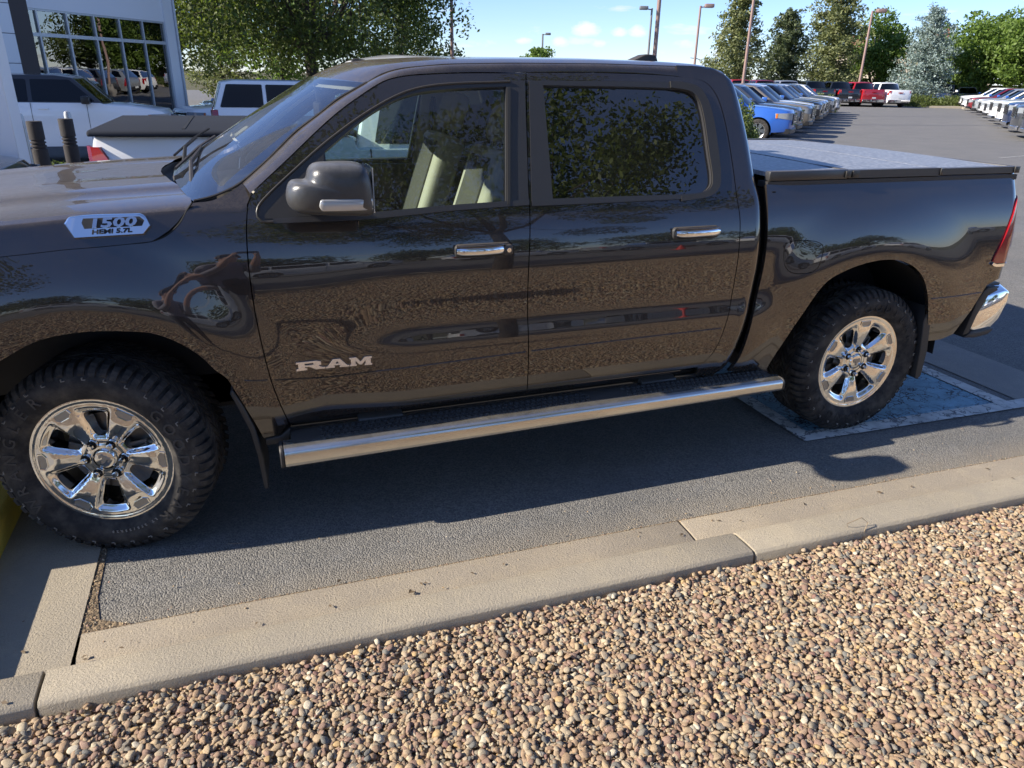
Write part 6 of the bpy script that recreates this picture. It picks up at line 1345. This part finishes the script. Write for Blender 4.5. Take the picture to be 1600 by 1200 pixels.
tree('elm_tree', 34, 82, 4.9, 2.2, LEAF2, 'small light green treetop showing over the cab roof', nleaf=4000, ls=.34, base=.1, clumps=30, trunk=.12, seed=12)
def shrub(x, y, w_, h_, mat, lab, n=3500, ls=.07, seed=0, group='low shrubs'):
    r1 = np.random.default_rng(seed + 900); o = empty('shrub', (x, y, float(zg(x, y))), 0, lab, 'shrub', group); d = r1.normal(size=(n, 3)); d /= np.linalg.norm(d, axis=1)[:, None]; d[:, 2] = np.abs(d[:, 2]); rr2 = r1.uniform(.3, 1, n) ** .5 * (1 + .22 * np.sin(d[:, 0] * 7 + seed) * np.cos(d[:, 1] * 6 + d[:, 2] * 5))
    pos = d * rr2[:, None] * [w_ / 2, w_ / 2, h_]; quadmesh('foliage', leaves(n, pos, ls, .5), mat, o); mb = MB()
    for k in range(7): a = k * .9; mb.tube([(0, 0, 0), (math.cos(a) * w_ * .3, math.sin(a) * w_ * .3, h_ * .7)], [.015, .006], 4, cap=False)
    mb.go('stem', BARK, o); return o
shrub(13.55, 15.0, 1.15, 1.25, SHRB, 'rounded green shrub covering the front wheel of the blue suv', 9000, .075, 1); shrub(37.6, 39.4, 2.2, 1.1, SHRB, 'pale green shrub at the far end of the left row', 4000, .12, 2)
shrub(-2.0, 9.2, .75, .62, LEAF, 'small shrub between the two bollards', 3500, .05, 3); shrub(-1.75, 9.9, .9, .60, LEAF, 'small shrub behind the right bollard', 3500, .05, 4); shrub(-2.3, 8.9, .6, .45, SHRB, 'low shrub at the foot of the white pillar', 2500, .05, 5)
for k, (x, y) in enumerate(((58.5, 50.5), (61.5, 50.0), (64, 48.8))): shrub(x, y, 3.6, 1.0, LEAF, ['dark low hedge shrub right of the white pickup', 'dark low hedge shrub under the blue spruce', 'dark low hedge shrub beside the grey pickup'][k], 3000, .16, 10 + k)
mb = MB(); mb.prism([(56.8, 48.3), (60.2, 46.6), (66, 48.6), (62, 51.8)], 0, .14, axis=2); tag(mb.go('planter_island', CONC), kind='structure')
mb = MB(); mb.prism([(57.5, 45.5), (59.5, 44.5), (61, 46), (59, 47)], 0, .14, axis=2); tag(mb.go('planter_island', CONC), kind='structure')
# far buildings and wall on the right
bd = empty('store_building', (80, 80, 0), R(-44), 'cream building with brown roof and satellite dish behind the trees', 'building')
mb = MB(); mb.box(-5, 14, 0, 8, 0, 6.2); mb.go('wall', CREAM, bd); mb = MB(); mb.prism([(-3.4, 6.2), (-1.0, 6.2), (-1.3, 7.6), (-3.0, 7.6)], .2, 6, axis=1); mb.go('roof', ROOF, bd)
mb = MB(); mb.prism([(6.0, 6.2), (8.6, 6.2), (8.2, 8.6), (6.4, 8.6)], .2, 6, axis=1); mb.go('roof', ROOF, bd)
mb = MB(); mb.lathe([(.0005, 0), (.42, .05), (.78, .20), (.85, .27)], 20, 'y'); dsh = mb.go('satellite_dish', DISHM, bd, 60, ); dsh.location = (2.2, -.3, 7.5)
mb = MB(); mb.tube([(2.2, .3, 6.2), (2.2, 0, 7.5)], .08, 6); mb.go('dish_mast', GALV, bd)
for k in range(4): bx_ = -3.5 + k * 4.5; mb = MB(); mb.box(bx_, bx_ + 2.0, -.05, .02, 2.2, 4.0); mb.go('window', GL_C, bd)
bw_ = empty('block_wall', (52, 76, 0), R(-42), 'low tan block wall behind the back row of pickups', 'wall'); mb = MB(); mb.box(-12, 36, 0, .3, 0, 1.9); mb.go('wall_panel', STUC, bw_)
for k in range(13): mb = MB(); mb.box(-12.2 + k * 4, -11.7 + k * 4, -.1, .4, 0, 2.05); mb.go('wall_pier', STUC, bw_)
# trees behind the photographer
tree('ash_tree', 4.1, -7.4, 9.0, 3.9, LEAF, 'leafy tree behind the photographer mirrored in the side windows', nleaf=42000, ls=.10, base=.28, clumps=52, gap=.36, trunk=.13, seed=20, z=0)
tree('ash_tree', -6.0, -9.5, 8.0, 3.0, LEAF, 'tree farther left behind the photographer mirrored in the hood side', nleaf=9000, ls=.16, base=.28, clumps=60, trunk=.13, seed=21, z=0)
for k in range(9): tree('ash_tree', -30 + k * 10 + rnd.uniform(-2, 2), -44 + rnd.uniform(-4, 4), rnd.uniform(5.5, 9), 4.5, LEAF if k % 2 else PINED, '%s tree counted from the left in the line across the road' % ('first second third fourth fifth sixth seventh eighth ninth'.split()[k]), nleaf=3500, ls=.5, base=.12, clumps=40, trunk=.2, seed=30 + k, z=0, group='trees across the road')

# ------------------------------------------------------------------ the photographer, mirrored in the fender
def photographer():
    F = Vector((math.sin(YAW), math.cos(YAW), 0)); S = Vector((math.cos(YAW), -math.sin(YAW), 0)); base = Vector((CAM[0], CAM[1], 0)) - F * .50; base.z = -.03
    def W(s_, f_, z): return tuple(base + S * s_ + F * f_ + Vector((0, 0, z)))
    V_ = [W(0, 0, .97), W(0, .01, 1.12), W(0, .0, 1.32), W(0, -.01, 1.46), W(0, .02, 1.54), W(0, .04, 1.63), W(0, .045, 1.72)]; rad = [(.155, .115), (.145, .105), (.175, .12), (.09, .08), (.055, .055), (.075, .085), (.085, .095)]; E_ = [(0, 1), (1, 2), (2, 3), (3, 4), (4, 5), (5, 6)]
    for s_ in (-1, 1):
        b = len(V_); V_ += [W(s_ * .10, 0, .90), W(s_ * .115, .02, .50), W(s_ * .12, -.02, .10), W(s_ * .13, .12, .045), W(s_ * .135, .19, .04)]; rad += [(.10, .105), (.07, .072), (.05, .052), (.045, .035), (.04, .028)]; E_ += [(0, b), (b, b + 1), (b + 1, b + 2), (b + 2, b + 3), (b + 3, b + 4)]
        b = len(V_); V_ += [W(s_ * .17, -.01, 1.42), W(s_ * .20, .04, 1.13), W(s_ * .13, .24, 1.34), W(s_ * .11, .38, 1.62), W(s_ * .085, .42, 1.70)]; rad += [(.070, .070), (.060, .060), (.046, .046), (.030, .028), (.038, .020)]; E_ += [(3, b), (b, b + 1), (b + 1, b + 2), (b + 2, b + 3), (b + 3, b + 4)]
        h = b + 4
        for k in range(4):
            b = len(V_); V_ += [W(s_ * (.090 - .0), .445, 1.715 + .021 * k), W(s_ * .082, .468, 1.722 + .021 * k), W(s_ * (.064 - .004 * k), .470, 1.725 + .021 * k)]; rad += [(.009, .009), (.0085, .0085), (.007, .007)]; E_ += [(h, b), (b, b + 1), (b + 1, b + 2)]
        b = len(V_); V_ += [W(s_ * .070, .42, 1.715), W(s_ * .055, .425, 1.745)]; rad += [(.010, .010), (.008, .008)]; E_ += [(h, b), (b, b + 1)]
    me = bpy.data.meshes.new('body'); me.from_pydata(V_, E_, []); me.update(); tmp = bpy.data.objects.new('tmp_body', me); col.objects.link(tmp)
    sk = tmp.modifiers.new('s', 'SKIN'); sk.branch_smoothing = .6; tmp.modifiers.new('d', 'SUBSURF').levels = 2
    for i, r_ in enumerate(rad): me.skin_vertices[0].data[i].radius = r_; me.skin_vertices[0].data[i].use_root = (i == 0)
    dg = bpy.context.evaluated_depsgraph_get(); m2 = bpy.data.meshes.new_from_object(tmp.evaluated_get(dg)); bpy.data.objects.remove(tmp); m2.name = 'person'; m2.materials.clear()
    SKN = mk('skin', (.45, .26, .19), .5).m; SHT = mk('grey_shirt', (.26, .25, .30), .85).m; TRS = mk('dark_trousers', (.03, .035, .05), .85).m; SHO = mk('dark_shoes', (.02, .02, .02), .6).m; HAR = mk('brown_hair', (.03, .02, .013), .6).m
    o = link('person', m2, None, [SKN, SHT, TRS, SHO], True); tag(o, 'person in grey shirt and dark trousers holding up a phone, mirrored in the fender', 'person')
    for p_ in m2.polygons:
        c = Vector(p_.center) - base; f_ = c.dot(F); s_ = abs(c.dot(S)); z = c.z
        p_.material_index = 3 if z < .085 else 2 if z < .99 else 1 if (z < 1.49 and f_ < .27) else 0
    hd = base + F * .045; mb = MB(); bmesh.ops.create_uvsphere(mb.b, u_segments=24, v_segments=16, radius=1, matrix=Matrix.Translation(hd + Vector((0, 0, 1.70)) - F * .012) @ Matrix.Rotation(-YAW, 4, 'Z') @ Matrix.Diagonal((.092, .105, .118, 1)))
    bmesh.ops.delete(mb.b, geom=[v_ for v_ in mb.b.verts if (v_.co - hd).dot(F) > .045 and (v_.co - hd).z < 1.76 or (v_.co - hd).z < 1.62], context='VERTS'); mb.go('hair', HAR, o, 60)
    mb = MB(); n0 = hd + F * .088 + Vector((0, 0, 1.665)); mb.tube([n0 + Vector((0, 0, .03)) - F * .01, n0 + F * .016, n0 - Vector((0, 0, .012)) - F * .01], [.008, .013, .008], 8); mb.go('nose', SKN, o, 60)
    for q in (-1, 1):
        mb = MB(); bmesh.ops.create_uvsphere(mb.b, u_segments=10, v_segments=8, radius=.011, matrix=Matrix.Translation(hd + F * .083 + S * .032 * q + Vector((0, 0, 1.695)))); mb.go('eye', GAP, o, 60)
        mb = MB(); bmesh.ops.create_uvsphere(mb.b, u_segments=10, v_segments=8, radius=1, matrix=Matrix.Translation(hd + S * .092 * q + Vector((0, 0, 1.68))) @ Matrix.Diagonal((.012, .02, .032, 1))); mb.go('ear', SKN, o, 60)
    mb = MB(); mb.tube([n0 + S * .024 - Vector((0, 0, .045)), n0 + F * .004 - Vector((0, 0, .048)), n0 - S * .024 - Vector((0, 0, .045))], .005, 6); mb.go('mouth', mk('lips', (.35, .12, .10), .5).m, o, 60)
    mb = MB(); pc = base + F * .462 + Vector((0, 0, 1.775)); mb.box(-.079, .079, -.004, .004, -.038, .038, mat=Matrix.Translation(pc) @ Matrix.Rotation(-YAW, 4, 'Z') @ Matrix.Rotation(-.38, 4, 'X')); mb.bevel(.003); tag(mb.go('phone', GAP), 'dark phone held out in both hands by the photographer', 'phone')
photographer()
